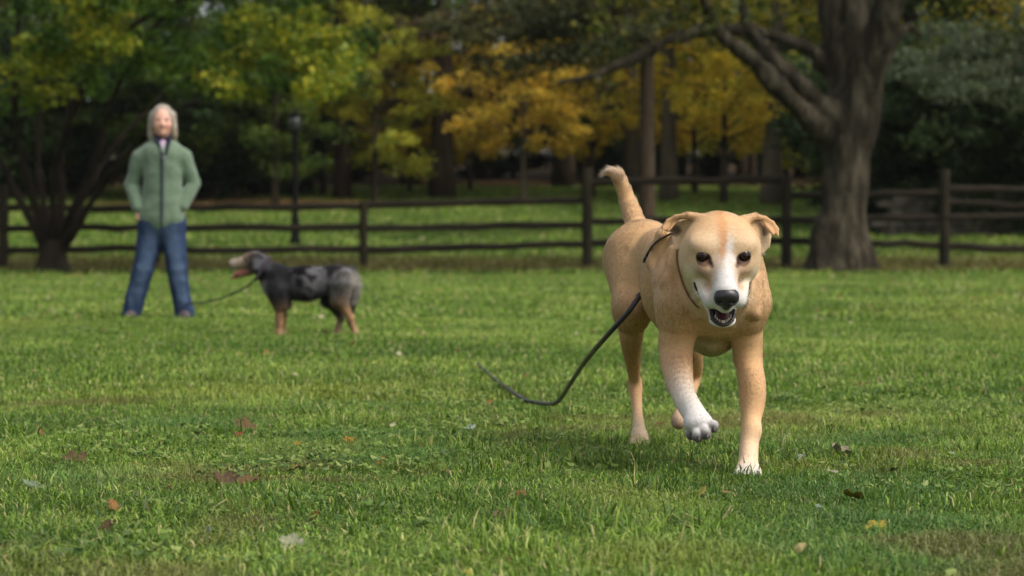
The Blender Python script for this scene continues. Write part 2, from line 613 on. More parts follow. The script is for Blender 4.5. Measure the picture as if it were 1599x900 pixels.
def blades(name, label, y0, y1, dens, h, w, seed, lean=1.1, xmargin=1.7, colfn=None, hnoise=.5, mask=None):
    rng = np.random.default_rng(seed)
    area = (y1 ** 2 - y0 ** 2) * .5 * .4236 * xmargin
    n = int(area * dens)
    y = np.sqrt(rng.uniform(y0 ** 2, y1 ** 2, n))
    x = rng.uniform(-.5, .5, n) * .4236 * xmargin * y
    if mask is not None:
        kp = rng.random(n) < mask(np.stack([x, y, np.zeros(n)], 1))
        x, y = x[kp], y[kp]; n = len(x)
    P = np.stack([x, y, np.zeros(n)], 1)
    z = ground_z(x, y)
    tuft = vnoise(P, 2.2, 3) * .5 + vnoise(P, 7, 5) * .5
    H = h * (1 + hnoise * tuft) * rng.uniform(.5, 1.35, n)
    W = w * rng.uniform(.6, 1.4, n)
    a = rng.uniform(0, 2 * math.pi, n)
    side = np.stack([np.cos(a), np.sin(a), np.zeros(n)], 1) * W[:, None] * .5
    a2 = a + math.pi / 2 + rng.normal(0, .5, n)
    fwd = np.stack([np.cos(a2), np.sin(a2), np.zeros(n)], 1)
    # neighbouring blades lean the same way
    wind = np.stack([vnoise(P, 3.1, 8), vnoise(P, 3.1, 9), np.zeros(n)], 1) * .6
    L = (rng.uniform(.1, 1, n) * lean)[:, None]
    dirv = fwd * L + wind * L
    base = np.stack([x, y, z - .004], 1)
    up = np.array([0, 0, 1.])
    mid = base + H[:, None] * (.55 * up + .35 * dirv)
    tip = base + H[:, None] * ((1.0 - .45 * np.minimum(np.linalg.norm(dirv, axis=1), 1.5))[:, None] * up + 1.0 * dirv)
    V = np.stack([base - side, base + side, mid + side * .8, mid - side * .8, tip], 1).reshape(-1, 3)
    k = np.arange(n) * 5
    Q = np.stack([k, k + 1, k + 2, k + 3], 1); T = np.stack([k + 3, k + 2, k + 4], 1)
    t = rng.random(n) + .35 * vnoise(P, .9, 11) + .25 * vnoise(P, 3.3, 12)
    C = np.where((t < .30)[:, None], G4, np.where((t < .62)[:, None], G0, np.where((t < .95)[:, None], G1, G2)))
    dry = rng.random(n) < .05 + .06 * sstep(.1, .8, vnoise(P, 1.3, 14))
    C = np.where(dry[:, None], G3, C)
    if colfn is not None: C = colfn(P, C, rng)
    C = C * rng.uniform(.75, 1.25, n)[:, None]
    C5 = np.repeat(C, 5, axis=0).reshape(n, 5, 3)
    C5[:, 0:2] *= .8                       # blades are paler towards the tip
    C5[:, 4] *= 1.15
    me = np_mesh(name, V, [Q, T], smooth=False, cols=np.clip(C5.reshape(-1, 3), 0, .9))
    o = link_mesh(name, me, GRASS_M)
    tag(o, label, 'grass', kind='stuff')
    return o
GRASS_M = mat_attr('grass_blade', rough=.5, spec=.35, nscale=3, namt=.12, translucent=.35)

def lawn_col(P, C, rng):
    # worn yellowish patches in the middle of the lawn
    m = sstep(6.5, 9, P[:, 1]) * sstep(30, 13, P[:, 1]) * sstep(.0, .7, vnoise(P * np.array([1, .45, 1]), .75, 21) + .15)
    C = C * (1 - .55 * m[:, None]) + srgb(150, 158, 70) * .55 * m[:, None]
    return C
def near_col(P, C, rng):
    # clover and mossy patches, yellower and bluer greens side by side
    m = sstep(.1, .5, vnoise(P, 1.7, 41))[:, None]
    C = C * (1 - .45 * m) + srgb(84, 122, 62) * .45 * m
    m = sstep(.2, .6, vnoise(P, 2.6, 43))[:, None]
    C = C * (1 - .4 * m) + srgb(150, 160, 76) * .4 * m
    m = (sstep(.30, .65, vnoise(P, 1.25, 51) + .3 * vnoise(P, 6, 52)) * .55)[:, None]
    C = C * (1 - m) + srgb(122, 106, 66) * m
    return C
def tufts(P):
    near = np.zeros(len(P))
    for q in (at(1168, 745, 5.62), at(999, 698, 6.40)):      # grass stands up round the planted paws
        near = np.maximum(near, .8 * sstep(.12, .05, np.linalg.norm((P - q)[:, :2], axis=1)))
    return np.maximum(near, sstep(.25, .6, vnoise(P, 3.4, 61) * .7 + vnoise(P, 9, 62) * .5))
def far_col(P, C, rng):
    m = (sstep(43.6, 44.6, P[:, 1]) * sstep(52, 48, P[:, 1]))[:, None] * .8
    C = C * (1 - m) + srgb(104, 88, 50) * m
    m2 = (sstep(.15, .6, vnoise(P * np.array([.5, 1, 1]), .16, 31)) * sstep(46, 55, P[:, 1]))[:, None]
    return C * (1 - m2) + srgb(150, 118, 74) * m2
blades('grass', 'short green lawn grass with paler tips', 2.6, 8.2, 19000, .030, .0032, 1, lean=1.7, colfn=near_col, hnoise=.75)
blades('grass', 'longer tufts of grass in the near lawn', 2.8, 11, 5200, .058, .0036, 7, lean=1.3, hnoise=.4, mask=tufts)
blades('grass', 'green lawn grass running back across the park', 8.2, 17, 4200, .040, .0058, 2, colfn=lawn_col)
blades('grass', 'distant green lawn grass up to the fence', 17, 44.5, 800, .050, .014, 3, colfn=lawn_col)
blades('grass', 'rough grass on the slope beyond the fence', 43, 92, 170, .12, .035, 4, colfn=far_col)

# ---------------------------------------------------------------- foliage
LEAF_M = mat_attr('leaf', rough=.55, spec=.25, nscale=2, namt=.15, translucent=.45)

def leaf_cloud(centers, radii, per, size, cols, rng, droop=.3, flat=.6, cl=None):
    """many separate leaves scattered through clumps"""
    n = len(centers) * per
    ci = np.repeat(np.arange(len(centers)), per)
    d = rng.normal(0, 1, (n, 3)); d /= np.linalg.norm(d, axis=1)[:, None]
    r = rng.random(n) ** .45
    P = centers[ci] + d * (r * radii[ci])[:, None] * np.array([1, 1, flat])
    nrm = rng.normal(0, 1, (n, 3)) + np.array([0, 0, .9]); nrm /= np.linalg.norm(nrm, axis=1)[:, None]
    t = np.cross(nrm, rng.normal(0, 1, (n, 3))); t /= np.linalg.norm(t, axis=1)[:, None]
    b = np.cross(nrm, t)
    s = (size * rng.uniform(.6, 1.35, n))[:, None]
    V = np.stack([P - t * s * .5, P + b * s * .38 - nrm * s * .06, P + t * s * .55 - nrm * s * droop * .4, P - b * s * .38 - nrm * s * .06], 1).reshape(-1, 3)
    k = np.arange(n) * 4
    Q = np.stack([k, k + 1, k + 2, k + 3], 1)
    if cl is None: cl = rng.random(len(centers))
    u = np.clip(cl[ci] * .6 + rng.random(n) * .4, 0, .999) * (len(cols) - 1)
    i0 = u.astype(int); f = (u - i0)[:, None]
    cols = np.asarray(cols)
    C = cols[i0] * (1 - f) + cols[np.minimum(i0 + 1, len(cols) - 1)] * f
    C = C * rng.uniform(.7, 1.3, n)[:, None]
    return V, Q, np.repeat(C, 4, axis=0)

BARK_D = mat_noise('bark_dark', srgb(44, 36, 28), srgb(78, 66, 52), scale=3, bumpd=.03, bump_scale=9, vec_scale=(1, 1, .25), rough=.95, spec=.1)
BARK_G = mat_noise('bark_grey', srgb(70, 62, 50), srgb(104, 94, 76), scale=3, bumpd=.03, bump_scale=9, vec_scale=(1, 1, .25), rough=.95, spec=.1)
BARK_B = mat_noise('bark_brown', srgb(84, 64, 46), srgb(120, 94, 68), scale=3, bumpd=.03, bump_scale=9, vec_scale=(1, 1, .25), rough=.95, spec=.1)

def grow(rng, height, r0, crown0, crown_r, n_limb, lean=(0, 0), limb_len=None, up=.45, droop=0.0):
    """trunk and limbs as tubes, plus the points where foliage clumps sit"""
    k = 9
    pts = [np.array([lean[0] * t * t * height + .05 * height * .3 * math.sin(3 * t + rng.random()) * t, lean[1] * t * height, t * height]) for t in np.linspace(0, 1, k)]
    pts[0][2] = -.3
    rs = [r0 * (1.25 if i == 0 else 1) * (1 - .82 * (i / (k - 1)) ** .9) for i in range(k)]
    Vs, Qs, Ts, off = [], [], [], 0
    def add(p, r, s=7):
        nonlocal off
        v, q, t = tube(p, r, s)
        Vs.append(v); Qs.append(q + off); Ts.append(t + off); off += len(v)
    add(spline(pts, 16), np.interp(np.linspace(0, 1, 16), np.linspace(0, 1, k), rs), 10)
    tips = []
    for i in range(n_limb):
        t = crown0 + (1 - crown0) * (i + rng.random()) / n_limb * .95
        base = np.array([np.interp(t, np.linspace(0, 1, k), [p[q] for p in pts]) for q in range(3)])
        a = i * 2.4 + rng.normal(0, .3)
        shape = math.sin(math.pi * min(1, (1 - t) / (1 - crown0) * .85 + .15)) ** .7
        Lb = (limb_len or crown_r) * (.55 + .45 * shape) * rng.uniform(.8, 1.15) * (1 if t < .85 else .6)
        dv = np.array([math.cos(a), math.sin(a), up * rng.uniform(.5, 1.3)])
        p = [base]
        for q in range(1, 6):
            step = dv * Lb / 5 + rng.normal(0, .06, 3) * Lb / 3
            step[2] -= droop * Lb / 5 * q / 5
            p.append(p[-1] + step)
        rb = np.interp(t, np.linspace(0, 1, k), rs) * .5
        add(np.array(p), np.linspace(rb, .012, 6), 6)
        for q in range(2, 6):
            for _ in range(2):
                off2 = rng.normal(0, .16 * Lb, 3) * np.array([1, 1, .5])
                tips.append(p[q] + off2)
                if q > 2 and rng.random() < .5:
                    add(np.array([p[q - 1], (p[q - 1] + p[q] + off2) / 2 + rng.normal(0, .04, 3) * Lb, p[q] + off2]), [rb * .3, rb * .18, .008], 4)
    return np.concatenate(Vs), [np.concatenate(Qs), np.concatenate(Ts)], np.array(tips)

TREE_MESH = {}
def tree_proto(kind):
    if kind in TREE_MESH: return TREE_MESH[kind]
    rng = np.random.default_rng(abs(hash_kind(kind)))
    K = TREE_KINDS[kind]
    V, F, tips = grow(rng, K['h'], K['r'], K['c0'], K['cr'], K['limbs'], up=K.get('up', .45), droop=K.get('droop', 0))
    tm = np_mesh(kind + '_trunk', V, F)
    tm.materials.append(K['bark'])
    rad = K['clump'] * rng.uniform(.6, 1.3, len(tips))
    v, q, c = leaf_cloud(tips, rad, K['per'], K['leaf'], K['cols'], rng, flat=K.get('flat', .6))
    cm = np_mesh(kind + '_crown', v, q, smooth=False, cols=c)
    cm.materials.append(LEAF_M)
    TREE_MESH[kind] = (tm, cm)
    return TREE_MESH[kind]
def hash_kind(k): return sum(ord(ch) * (i + 7) for i, ch in enumerate(k))

YG = [srgb(118, 128, 44), srgb(168, 170, 54), srgb(206, 190, 62)]
YEL = [srgb(160, 156, 48), srgb(224, 198, 60), srgb(238, 198, 66)]
ORA = [srgb(166, 150, 56), srgb(222, 192, 70), srgb(230, 184, 72)]
GRN = [srgb(48, 68, 26), srgb(78, 100, 36), srgb(118, 128, 48)]
DGR = [srgb(30, 46, 22), srgb(48, 66, 32), srgb(70, 86, 42)]
OLI = [srgb(80, 82, 36), srgb(116, 110, 46), srgb(156, 136, 54)]
BRN = [srgb(76, 66, 44), srgb(110, 92, 58), srgb(100, 100, 68)]
TREE_KINDS = {
    'yellow_maple': dict(h=7.0, r=.13, c0=.16, cr=2.6, limbs=16, up=.5, clump=.50, per=55, leaf=.15, cols=YEL, bark=BARK_D),
    'golden_maple': dict(h=6.2, r=.12, c0=.22, cr=3.0, limbs=18, up=.35, clump=.50, per=60, leaf=.15, cols=ORA, bark=BARK_G),
    'lime_maple': dict(h=7.5, r=.15, c0=.12, cr=2.7, limbs=18, up=.45, clump=.55, per=60, leaf=.15, cols=YG, bark=BARK_D),
    'green_maple': dict(h=7.5, r=.15, c0=.12, cr=2.8, limbs=18, up=.45, clump=.55, per=60, leaf=.15, cols=GRN, bark=BARK_D),
    'tall_oak': dict(h=19, r=.36, c0=.30, cr=4.8, limbs=22, up=.45, clump=1.0, per=48, leaf=.22, cols=OLI, bark=BARK_G),
    'tall_beech': dict(h=18, r=.30, c0=.24, cr=4.6, limbs=24, up=.4, clump=.95, per=52, leaf=.22, cols=GRN, bark=BARK_D),
    'tall_birch': dict(h=17, r=.24, c0=.28, cr=4.0, limbs=22, up=.5, clump=.9, per=42, leaf=.20, cols=YG, bark=BARK_G),
    'dark_spruce': dict(h=18, r=.38, c0=.08, cr=3.8, limbs=40, up=.02, droop=.35, clump=.75, per=46, leaf=.20, cols=DGR, bark=BARK_D, flat=.35),
    'brown_pine': dict(h=18, r=.42, c0=.14, cr=4.0, limbs=32, up=.05, droop=.2, clump=.8, per=36, leaf=.20, cols=BRN, bark=BARK_D, flat=.4),
    'evergreen_bush': dict(h=3.6, r=.10, c0=.02, cr=2.4, limbs=22, up=.5, clump=.55, per=110, leaf=.15, cols=DGR, bark=BARK_D),
}
def tree(kind, px, Y, label, cat='tree', s=1.0, rot=0, sz=None, group=None, tilt=0.0, name=None):
    tm, cm = tree_proto(kind)
    p = at(px, 383, Y)
    x = p[0]
    root = empty(name or kind, (x, Y, float(ground_z(x, Y))))
    root.rotation_euler = (0, tilt, rot)
    root.scale = (s, s, sz or s)
    t = bpy.data.objects.new('trunk', tm); COL.objects.link(t); t.parent = root
    c = bpy.data.objects.new('crown', cm); COL.objects.link(c); c.parent = root
    tag(root, label, cat, group)
    return root
# ---------------------------------------------------------------- the wood behind the slope
GW = 'trees of the wood'
tree('golden_maple', 817, 79, 'low spreading maple with orange gold leaves and slim pale trunk', 'tree', .92, .4, group=GW)
tree('yellow_maple', 925, 82, 'small yellow leaved maple just above the tall fence post left of the dog tail', 'tree', .95, 2.2, group=GW)
tree('lime_maple', 585, 80, 'yellow green maple behind the short fence post in the middle', 'tree', .85, .2, group=GW)
tree('lime_maple', 505, 84, 'yellow green maple right behind the lamp post', 'tree', .9, 1.9, group=GW)
tree('yellow_maple', 640, 87, 'thin yellow maple left of the dark pine', 'tree', .75, 3.0, group=GW)
tree('yellow_maple', 735, 88, 'small yellow tree just right of the dark pine trunk', 'tree', .7, 4.0, group=GW)
tree('yellow_maple', 1130, 78, 'bright yellow maple left of the leaning pale trunk', 'tree', 1.05, .9, group=GW)
tree('yellow_maple', 1085, 86, 'yellow maple close to the grey trunk behind the tan dog', 'tree', .95, 2.9, group=GW)
tree('lime_maple', 1228, 84, 'slender yellow green tree with a thin dark trunk left of the big oak', 'tree', .95, 5.0, group=GW)
tree('lime_maple', 1175, 94, 'pale lime tree far back between the leaning trunk and the big oak', 'tree', 1.2, 3.3, group=GW)
tree('dark_spruce', 478, 90, 'slim dark trunked spruce just right of the lamp post', 'tree', .75, 1.0, group=GW)
tree('tall_beech', 535, 82, 'thick dark trunk under green foliage right of the lamp post', 'tree', 1.0, 2.0, group=GW)
tree('brown_pine', 690, 82, 'big dark pine with browned needles in the middle of the wood', 'tree', 1.0, .5, group=GW)
tree('dark_spruce', 640, 94, 'dark evergreen behind the left side of the browned pine', 'tree', 1.0, 2.6, group=GW)
tree('tall_oak', 985, 86, 'dark upright trunk directly above the tail of the tan dog', 'tree', .85, 1.2, group=GW)
tree('tall_birch', 1045, 80, 'straight grey trunk behind the head of the tan dog', 'tree', 1.15, 4.0, group=GW)
tree('tall_birch', 1203, 77, 'pale brown trunk leaning left, nearest to the big oak', 'tree', 1.25, 2.3, group=GW, tilt=-.06)
tree('brown_pine', 880, 92, 'olive brown pine above the orange maple', 'tree', 1.0, 2.1, group=GW)
tree('tall_beech', 760, 100, 'leafy green tree deep in the wood between the two browned pines', 'tree', 1.0, 3.7, group=GW)
tree('tall_beech', 400, 86, 'leafy green tree standing just left of the lamp post', 'tree', .95, .3, group=GW)
tree('evergreen_bush', 400, 84, 'dark green bush low at the wood edge left of the lamp post', 'bush', 1.3, .3, group=GW)
tree('evergreen_bush', 330, 80, 'dark green bush right of the woman at the edge of the wood', 'bush', 1.3, 1.3, group=GW)
tree('tall_beech', 120, 86, 'green tree behind the stems of the spreading tree', 'tree', 1.0, 2.8, group=GW)
tree('tall_oak', 30, 92, 'olive oak at the far left edge of the wood', 'tree', 1.0, 4.8, group=GW)
tree('evergreen_bush', 120, 84, 'dark bush behind the stems of the spreading tree', 'bush', 1.4, 2.3, group=GW)
tree('evergreen_bush', 20, 82, 'dark bush at the far left edge of the wood', 'bush', 1.4, 3.3, group=GW)
tree('dark_spruce', 1420, 72, 'dark spruce just right of the big oak', 'tree', .9, 1.4, group=GW)
tree('dark_spruce', 1560, 68, 'dark spruce at the right edge of the wood', 'tree', .95, 3.4, group=GW)
tree('tall_beech', 1490, 78, 'green tree above the right end fence post', 'tree', 1.0, 4.4, group=GW)
tree('evergreen_bush', 1400, 64, 'dark round bush between the big oak and the end fence post', 'bush', 1.1, 1.6, group=GW)
tree('evergreen_bush', 1500, 62, 'dark round bush behind the end fence post', 'bush', 1.2, 2.6, group=GW)
tree('evergreen_bush', 1595, 60, 'dark bush at the right edge of the photo', 'bush', 1.2, 4.6, group=GW)
tree('tall_oak', 1340, 98, 'olive tree behind the big oak trunk', 'tree', 1.0, 4.1, group=GW)
for px, Y, s, lab in ((300, 78, .95, 'green maple just right of the woman'), (372, 80, 1.0, 'green maple midway between woman and lamp post'), (430, 77, .85, 'small green maple touching the lamp post on its left'),
                      (215, 80, .9, 'green maple left of the woman head'), (150, 84, 1.0, 'green maple behind the right hand stems of the spreading tree'), (1440, 74, 1.0, 'green maple right of the big oak trunk'), (1550, 70, 1.0, 'green maple under the juniper boughs at the right')):
    tree('green_maple', px, Y, lab, 'tree', s, px * .7, group=GW)
for px, Y, s, lab in ((960, 100, 1.7, 'tall lime coloured maple behind the fence above the dog tail'), (1060, 104, 1.9, 'tall lime coloured maple behind the grey trunk'), (1160, 98, 1.7, 'tall lime coloured maple seen under the oak limbs'), (1250, 102, 1.8, 'lime coloured maple hidden partly by the big oak'),
                      (870, 103, 1.6, 'lime coloured maple behind the orange maples'), (640, 100, 1.5, 'yellow green maple behind the dark browned pine on its left'), (560, 98, 1.4, 'yellow green maple filling the gap behind the short fence post')):
    tree('lime_maple', px, Y, lab, 'tree', s, px * .7, group=GW)
# deeper rows: individual trees, dim and mixed, thinning out so that light and sky come through
rr = random.Random(4)
deep = [('tall_birch', 'yellow green birch like'), ('tall_oak', 'olive leaved'), ('tall_birch', 'lime leaved'), ('tall_beech', 'green leafy'), ('dark_spruce', 'dark green evergreen')]
spots = ['at the left edge', 'behind the spreading tree', 'above the woman head', 'between woman and lamp post', 'just left of the lamp post', 'just right of the lamp post', 'above the short fence post',
         'left of the browned pine', 'right of the browned pine', 'above the orange maple', 'above the dog tail', 'behind the grey trunk', 'above the tan dog head', 'left of the big oak', 'behind the big oak', 'right of the big oak', 'above the end fence post', 'behind the juniper', 'at the right edge']
for row, Y in enumerate((110, 132)):
    for i, px in enumerate(range(-480 + row * 60, 2200, 165)):
        k, c = deep[(i * 2 + row) % 5]
        if 150 < px < 400 or 620 < px < 820 or 1090 < px < 1290: continue
        pl = spots[min(18, max(0, int((px + 60) / 92)))]
        dep = ['deep in the wood', 'at the far side of the wood'][row]
        tree(k, px + rr.uniform(-25, 25), Y + rr.uniform(-5, 5), '%s tree %s, %s' % (c.replace(' like', ''), dep, pl), 'tree', rr.uniform(.8, 1.05), rr.uniform(0, 6), group=GW + ' deep inside')
tones = ['low', 'broad', 'dark', 'leafy', 'rounded']
for i, px in enumerate(range(-360, 2100, 104)):
    if px < -60 or px > 1720:
        tree('evergreen_bush', px, 97, '%s undergrowth bush far off to the %s' % (tones[i % 5], 'left' if px < 0 else 'right'), 'bush', 1.0, i, group='undergrowth bushes')
        continue
    tree('evergreen_bush', px + rr.uniform(-20, 20), 99 + rr.uniform(-4, 6), '%s undergrowth bush among the trunks, %s' % (tones[i % 5], spots[min(18, max(0, int((px + 60) / 92)))]), 'bush', rr.uniform(.7, 1.1), rr.uniform(0, 6), group='undergrowth bushes')
for i, (k, px, Y) in enumerate((('tall_beech', -130, 80), ('dark_spruce', -260, 88), ('tall_oak', -380, 78), ('green_maple', -200, 74), ('tall_beech', 1700, 76), ('dark_spruce', 1800, 84), ('tall_oak', 1930, 78), ('green_maple', 1880, 72), ('yellow_maple', 2020, 80))):
    tree(k, px, Y, '%s off to the %s beyond the photo edge, %s' % (k.replace('_', ' '), 'left' if px < 0 else 'right', ['nearest the frame', 'behind its neighbours', 'farther out', 'low and bushy', 'at the end'][i % 5]), 'tree', 1.0, i * 1.3, group=GW)
# distant leafy mass that nobody could count
def far_wood():
    rng = np.random.default_rng(77)
    n = 540
    x = rng.uniform(-110, 110, n)
    c = np.stack([x, rng.uniform(165, 185, n), rng.uniform(4.5, 11, n) + 2.0 * np.sin(x * .21) + 1.5 * np.sin(x * .63)], 1)
    v, q, col = leaf_cloud(c, rng.uniform(1.6, 3.2, n), 110, .5, OLI + YG, rng)
    o = link_mesh('distant_wood', np_mesh('distant_wood', v, q, False, col), LEAF_M)
    tag(o, 'mass of distant olive foliage closing the wood', 'woodland', kind='stuff')
far_wood()

# ---------------------------------------------------------------- the big oak at the fence
def bark_noise(P):
    Q_ = P * np.array([1, 1, .22])
    return -np.abs(vnoise(Q_, 8, 3)) * .055 + vnoise(P, 2.1, 4) * .05 + vnoise(Q_, 20, 5) * .010
def big_oak():
    Y = 45.2
    b = at(1312, 425, Y); base = np.array([b[0], Y, float(ground_z(b[0], Y))])
    root = empty('oak_tree', tuple(base))
    tag(root, 'massive old oak with forked trunk in front of the fence on the right', 'tree')
    A = lambda x, y, dy=0: at(x, y, Y + dy)
    S = Sculpt()
    S.chain([A(1312, 432), A(1313, 405), A(1317, 330), A(1322, 250), A(1328, 190)], [.58, .47, .425, .42, .45], .25)
    for dx, dy in ((-.62, -.1), (-.4, -.5), (.2, -.6), (.6, -.3), (.5, .5)):
        S.cone(base + np.array([dx, dy, -.10]), base + np.array([dx * .35, dy * .35, .75]), .13, .19, .3)
    S.chain([A(1326, 200), A(1320, 120, .3), A(1300, 40, .5), A(1296, -60, .6), A(1290, -260, .4)], [.42, .33, .27, .24, .15], .25)
    S.chain([A(1335, 200), A(1352, 120, -.3), A(1378, 40, -.6), A(1402, -40, -1), A(1450, -220, -1.6)], [.38, .33, .30, .26, .14], .2)
    S.chain([A(1330, 110, .2), A(1340, 20, .2), A(1350, -120, .5)], [.26, .22, .15], .15)
    S.chain([A(1310, 215), A(1268, 190, -.4), A(1228, 150, -.9), A(1185, 105, -1.3), A(1150, 75, -1.8), A(1118, 50, -2.2), A(1090, -20, -2.8), A(1050, -140, -3.4)], [.27, .20, .175, .145, .12, .10, .08, .05], .15)
    S.chain([A(1305, 185, -.3), A(1265, 148, -.5), A(1222, 108, -.7), A(1190, 75, -.9), A(1168, 45, -1), A(1130, -90, -1)], [.19, .145, .125, .11, .095, .06], .12)
    S.chain([A(1290, 100, .4), A(1268, 78, .3), A(1222, 60, 0), A(1165, 47, -.3), A(1105, 46, -.6), A(1050, 60, -.9), A(990, 92, -1.2), A(920, 120, -1.4), A(840, 137, -1.5)], [.20, .15, .13, .12, .11, .085, .06, .045, .03], .1)
    S.chain([A(1110, 46, -.6), A(1060, 10, -.6), A(1000, -70, -.6)], [.09, .07, .04], .06)
    S.chain([A(1385, 60, -.6), A(1420, 40, -.4), A(1440, 60, 0)], [.16, .08, .05], .08)
    V, Q = S.build(.04, noise=bark_noise)
    m, nt, bs = new_mat('oak_bark')
    n = noise_node(nt, 4, 6, .7, vec_scale=(1, 1, .22))
    r = ramp_node(nt, n.outputs['Fac'], [(.3, srgb(26, 23, 18)), (.5, srgb(62, 56, 45)), (.7, srgb(106, 98, 82))])
    nt.links.new(r.outputs['Color'], bs.inputs['Base Color'])
    bs.inputs['Roughness'].default_value = .95; bs.inputs['Specular IOR Level'].default_value = .1
    n2 = noise_node(nt, 14, 6, .7, vec_scale=(1, 1, .2))
    bump(nt, bs, n2.outputs['Fac'], 1, .12)
    link_mesh('trunk', np_mesh('oak_trunk', V, Q), m, root)
    rng = np.random.default_rng(9)
    c = []
    for k in range(120):
        a = rng.uniform(0, 2 * math.pi); rr_ = 6.8 * math.sqrt(rng.random())
        c.append(base + np.array([math.cos(a) * rr_, math.sin(a) * rr_ * .9, 7.0 + (1 - (rr_ / 7.5) ** 2) * 6 * rng.random() + rng.normal(0, .4)]))
    for x, y, dy in ((1085, 15, -2.5), (1060, -30, -3), (1000, -10, -1), (1160, 10, 1.5), (1430, 5, 0), (1500, -10, 0), (1240, -20, .5), (940, 20, -1), (1555, 0, -1), (1120, -15, -2)):
        for _ in range(3): c.append(at(x, y, Y + dy) + rng.normal(0, .35, 3))
    c = np.array(c)
    v, q, col = leaf_cloud(c, rng.uniform(.5, 1.0, len(c)), 60, .15, [srgb(44, 56, 22), srgb(84, 92, 30), srgb(150, 128, 36)], rng)
    link_mesh('crown', np_mesh('oak_crown', v, q, False, col), LEAF_M, root)
big_oak()

# ---------------------------------------------------------------- the spreading many-stemmed tree on the left
def spreading_tree():
    Y = 44.6
    b = at(75, 418, Y); base = np.array([b[0], Y, float(ground_z(b[0], Y))])
    root = empty('maple_tree', tuple(base))
    tag(root, 'spreading tree with many dark stems from one base, green yellow leaves, left of the woman', 'tree')
    A = lambda x, y, dy=0: at(x, y, Y + dy)
    S = Sculpt()
    S.chain([A(82, 428), A(82, 405), A(84, 392)], [.40, .28, .24], .15)
    stems = [[(70, 395, 0), (45, 340, .2), (15, 280, .5), (-30, 190, .9), (-90, 60, 1.3), (-160, -80, 1.6)],
             [(72, 390, 0), (52, 310, -.4), (30, 230, -.8), (22, 130, -1.2), (30, 0, -1.5), (20, -140, -1.6)],
             [(80, 390, 0), (66, 310, .4), (58, 230, .7), (70, 130, 1.0), (90, 0, 1.2), (120, -140, 1.4)],
             [(88, 390, 0), (96, 310, .2), (96, 230, .5), (120, 140, .8), (160, 30, 1.2), (200, -120, 1.5)],
             [(92, 390, 0), (118, 320, -.3), (152, 245, -.7), (172, 160, -1.1), (225, 70, -1.4), (300, -40, -1.6)],
             [(96, 385, 0), (135, 300, .3), (180, 225, .6), (240, 165, 1.0), (320, 105, 1.3), (420, 80, 1.5), (520, 95, 1.6)],
             [(95, 395, 0), (125, 345, -.6), (160, 290, -1.2), (200, 235, -2.0), (260, 180, -2.6), (330, 150, -3)],
             [(84, 380, 0), (84, 280, -.8), (110, 190, -1.6), (150, 90, -2.2), (240, 20, -2.8), (340, -20, -3.2)]]
    tips = []
    for st in stems:
        pts = spline([A(*q) for q in st], 10)
        rs = np.linspace(.085, .025, 10)
        S.chain(list(pts), list(rs), .04)
        for q in range(4, 10): tips.append((pts[q], q))
    V, Q = S.build(.04, noise=lambda P: vnoise(P, 3, 2) * .03)
    link_mesh('trunk', np_mesh('maple_trunk', V, Q), mat_noise('bark_black', srgb(28, 24, 20), srgb(52, 45, 36), scale=3, bumpd=.03, bump_scale=9, vec_scale=(1, 1, .25), rough=.95, spec=.1), root)
    rng = np.random.default_rng(19)
    c = []; cl = []
    for p, q in tips:
        if p[2] < 3.1: continue
        for _ in range(3): c.append(p + rng.normal(0, .55, 3) * np.array([1.2, 1.2, .6]) + np.array([0, 0, .35]))
    # skirt of outer twigs seen in the photo
    for _ in range(150):
        x = rng.uniform(-240, 560)
        lowest = np.interp(x, [-240, 0, 60, 130, 230, 330, 430, 560], [170, 120, 95, 95, 110, 130, 140, 110])
        y = lowest - 330 * rng.random() ** 1.3
        p = at(x, y, Y + rng.uniform(-4.5, 4.5))
        gap = 180 < x < 370 and 5 < y < 115
        if rng.random() < (.25 if gap else .9): c.append(p)
    for x, y in ((480, 90), (500, 60), (540, 100), (430, 70), (455, 120), (400, 40), (520, 110), (385, 90), (350, 130), (490, 130), (70, 60), (100, 100), (50, 130), (150, 70), (190, 60), (120, 40)):
        for _ in range(5):
            c.append(at(x, y, Y + rng.uniform(-3.5, -.5)) + rng.normal(0, .25, 3)); cl.append((len(c) - 1, rng.uniform(.75, 1)))
    for _ in range(160):   # the top of the crown, above the picture
        a = rng.uniform(0, 2 * math.pi); r_ = 6.0 * math.sqrt(rng.random())
        c.append(base + np.array([1.5 + math.cos(a) * r_, math.sin(a) * r_, 5.2 + 3.4 * (1 - (r_ / 7) ** 2) * rng.random()]))
    c = np.array(c); tone = rng.random(len(c)) * .42
    for i, t in cl: tone[i] = t  # sunlit outer clusters and shaded interior are put into the leaf colours
    v, q, col = leaf_cloud(c, rng.uniform(.25, .55, len(c)), 62, .135, [srgb(34, 56, 20), srgb(64, 94, 28), srgb(112, 130, 38), srgb(182, 172, 46)], rng, cl=tone)
    link_mesh('crown', np_mesh('maple_crown', v, q, False, col), LEAF_M, root)
spreading_tree()

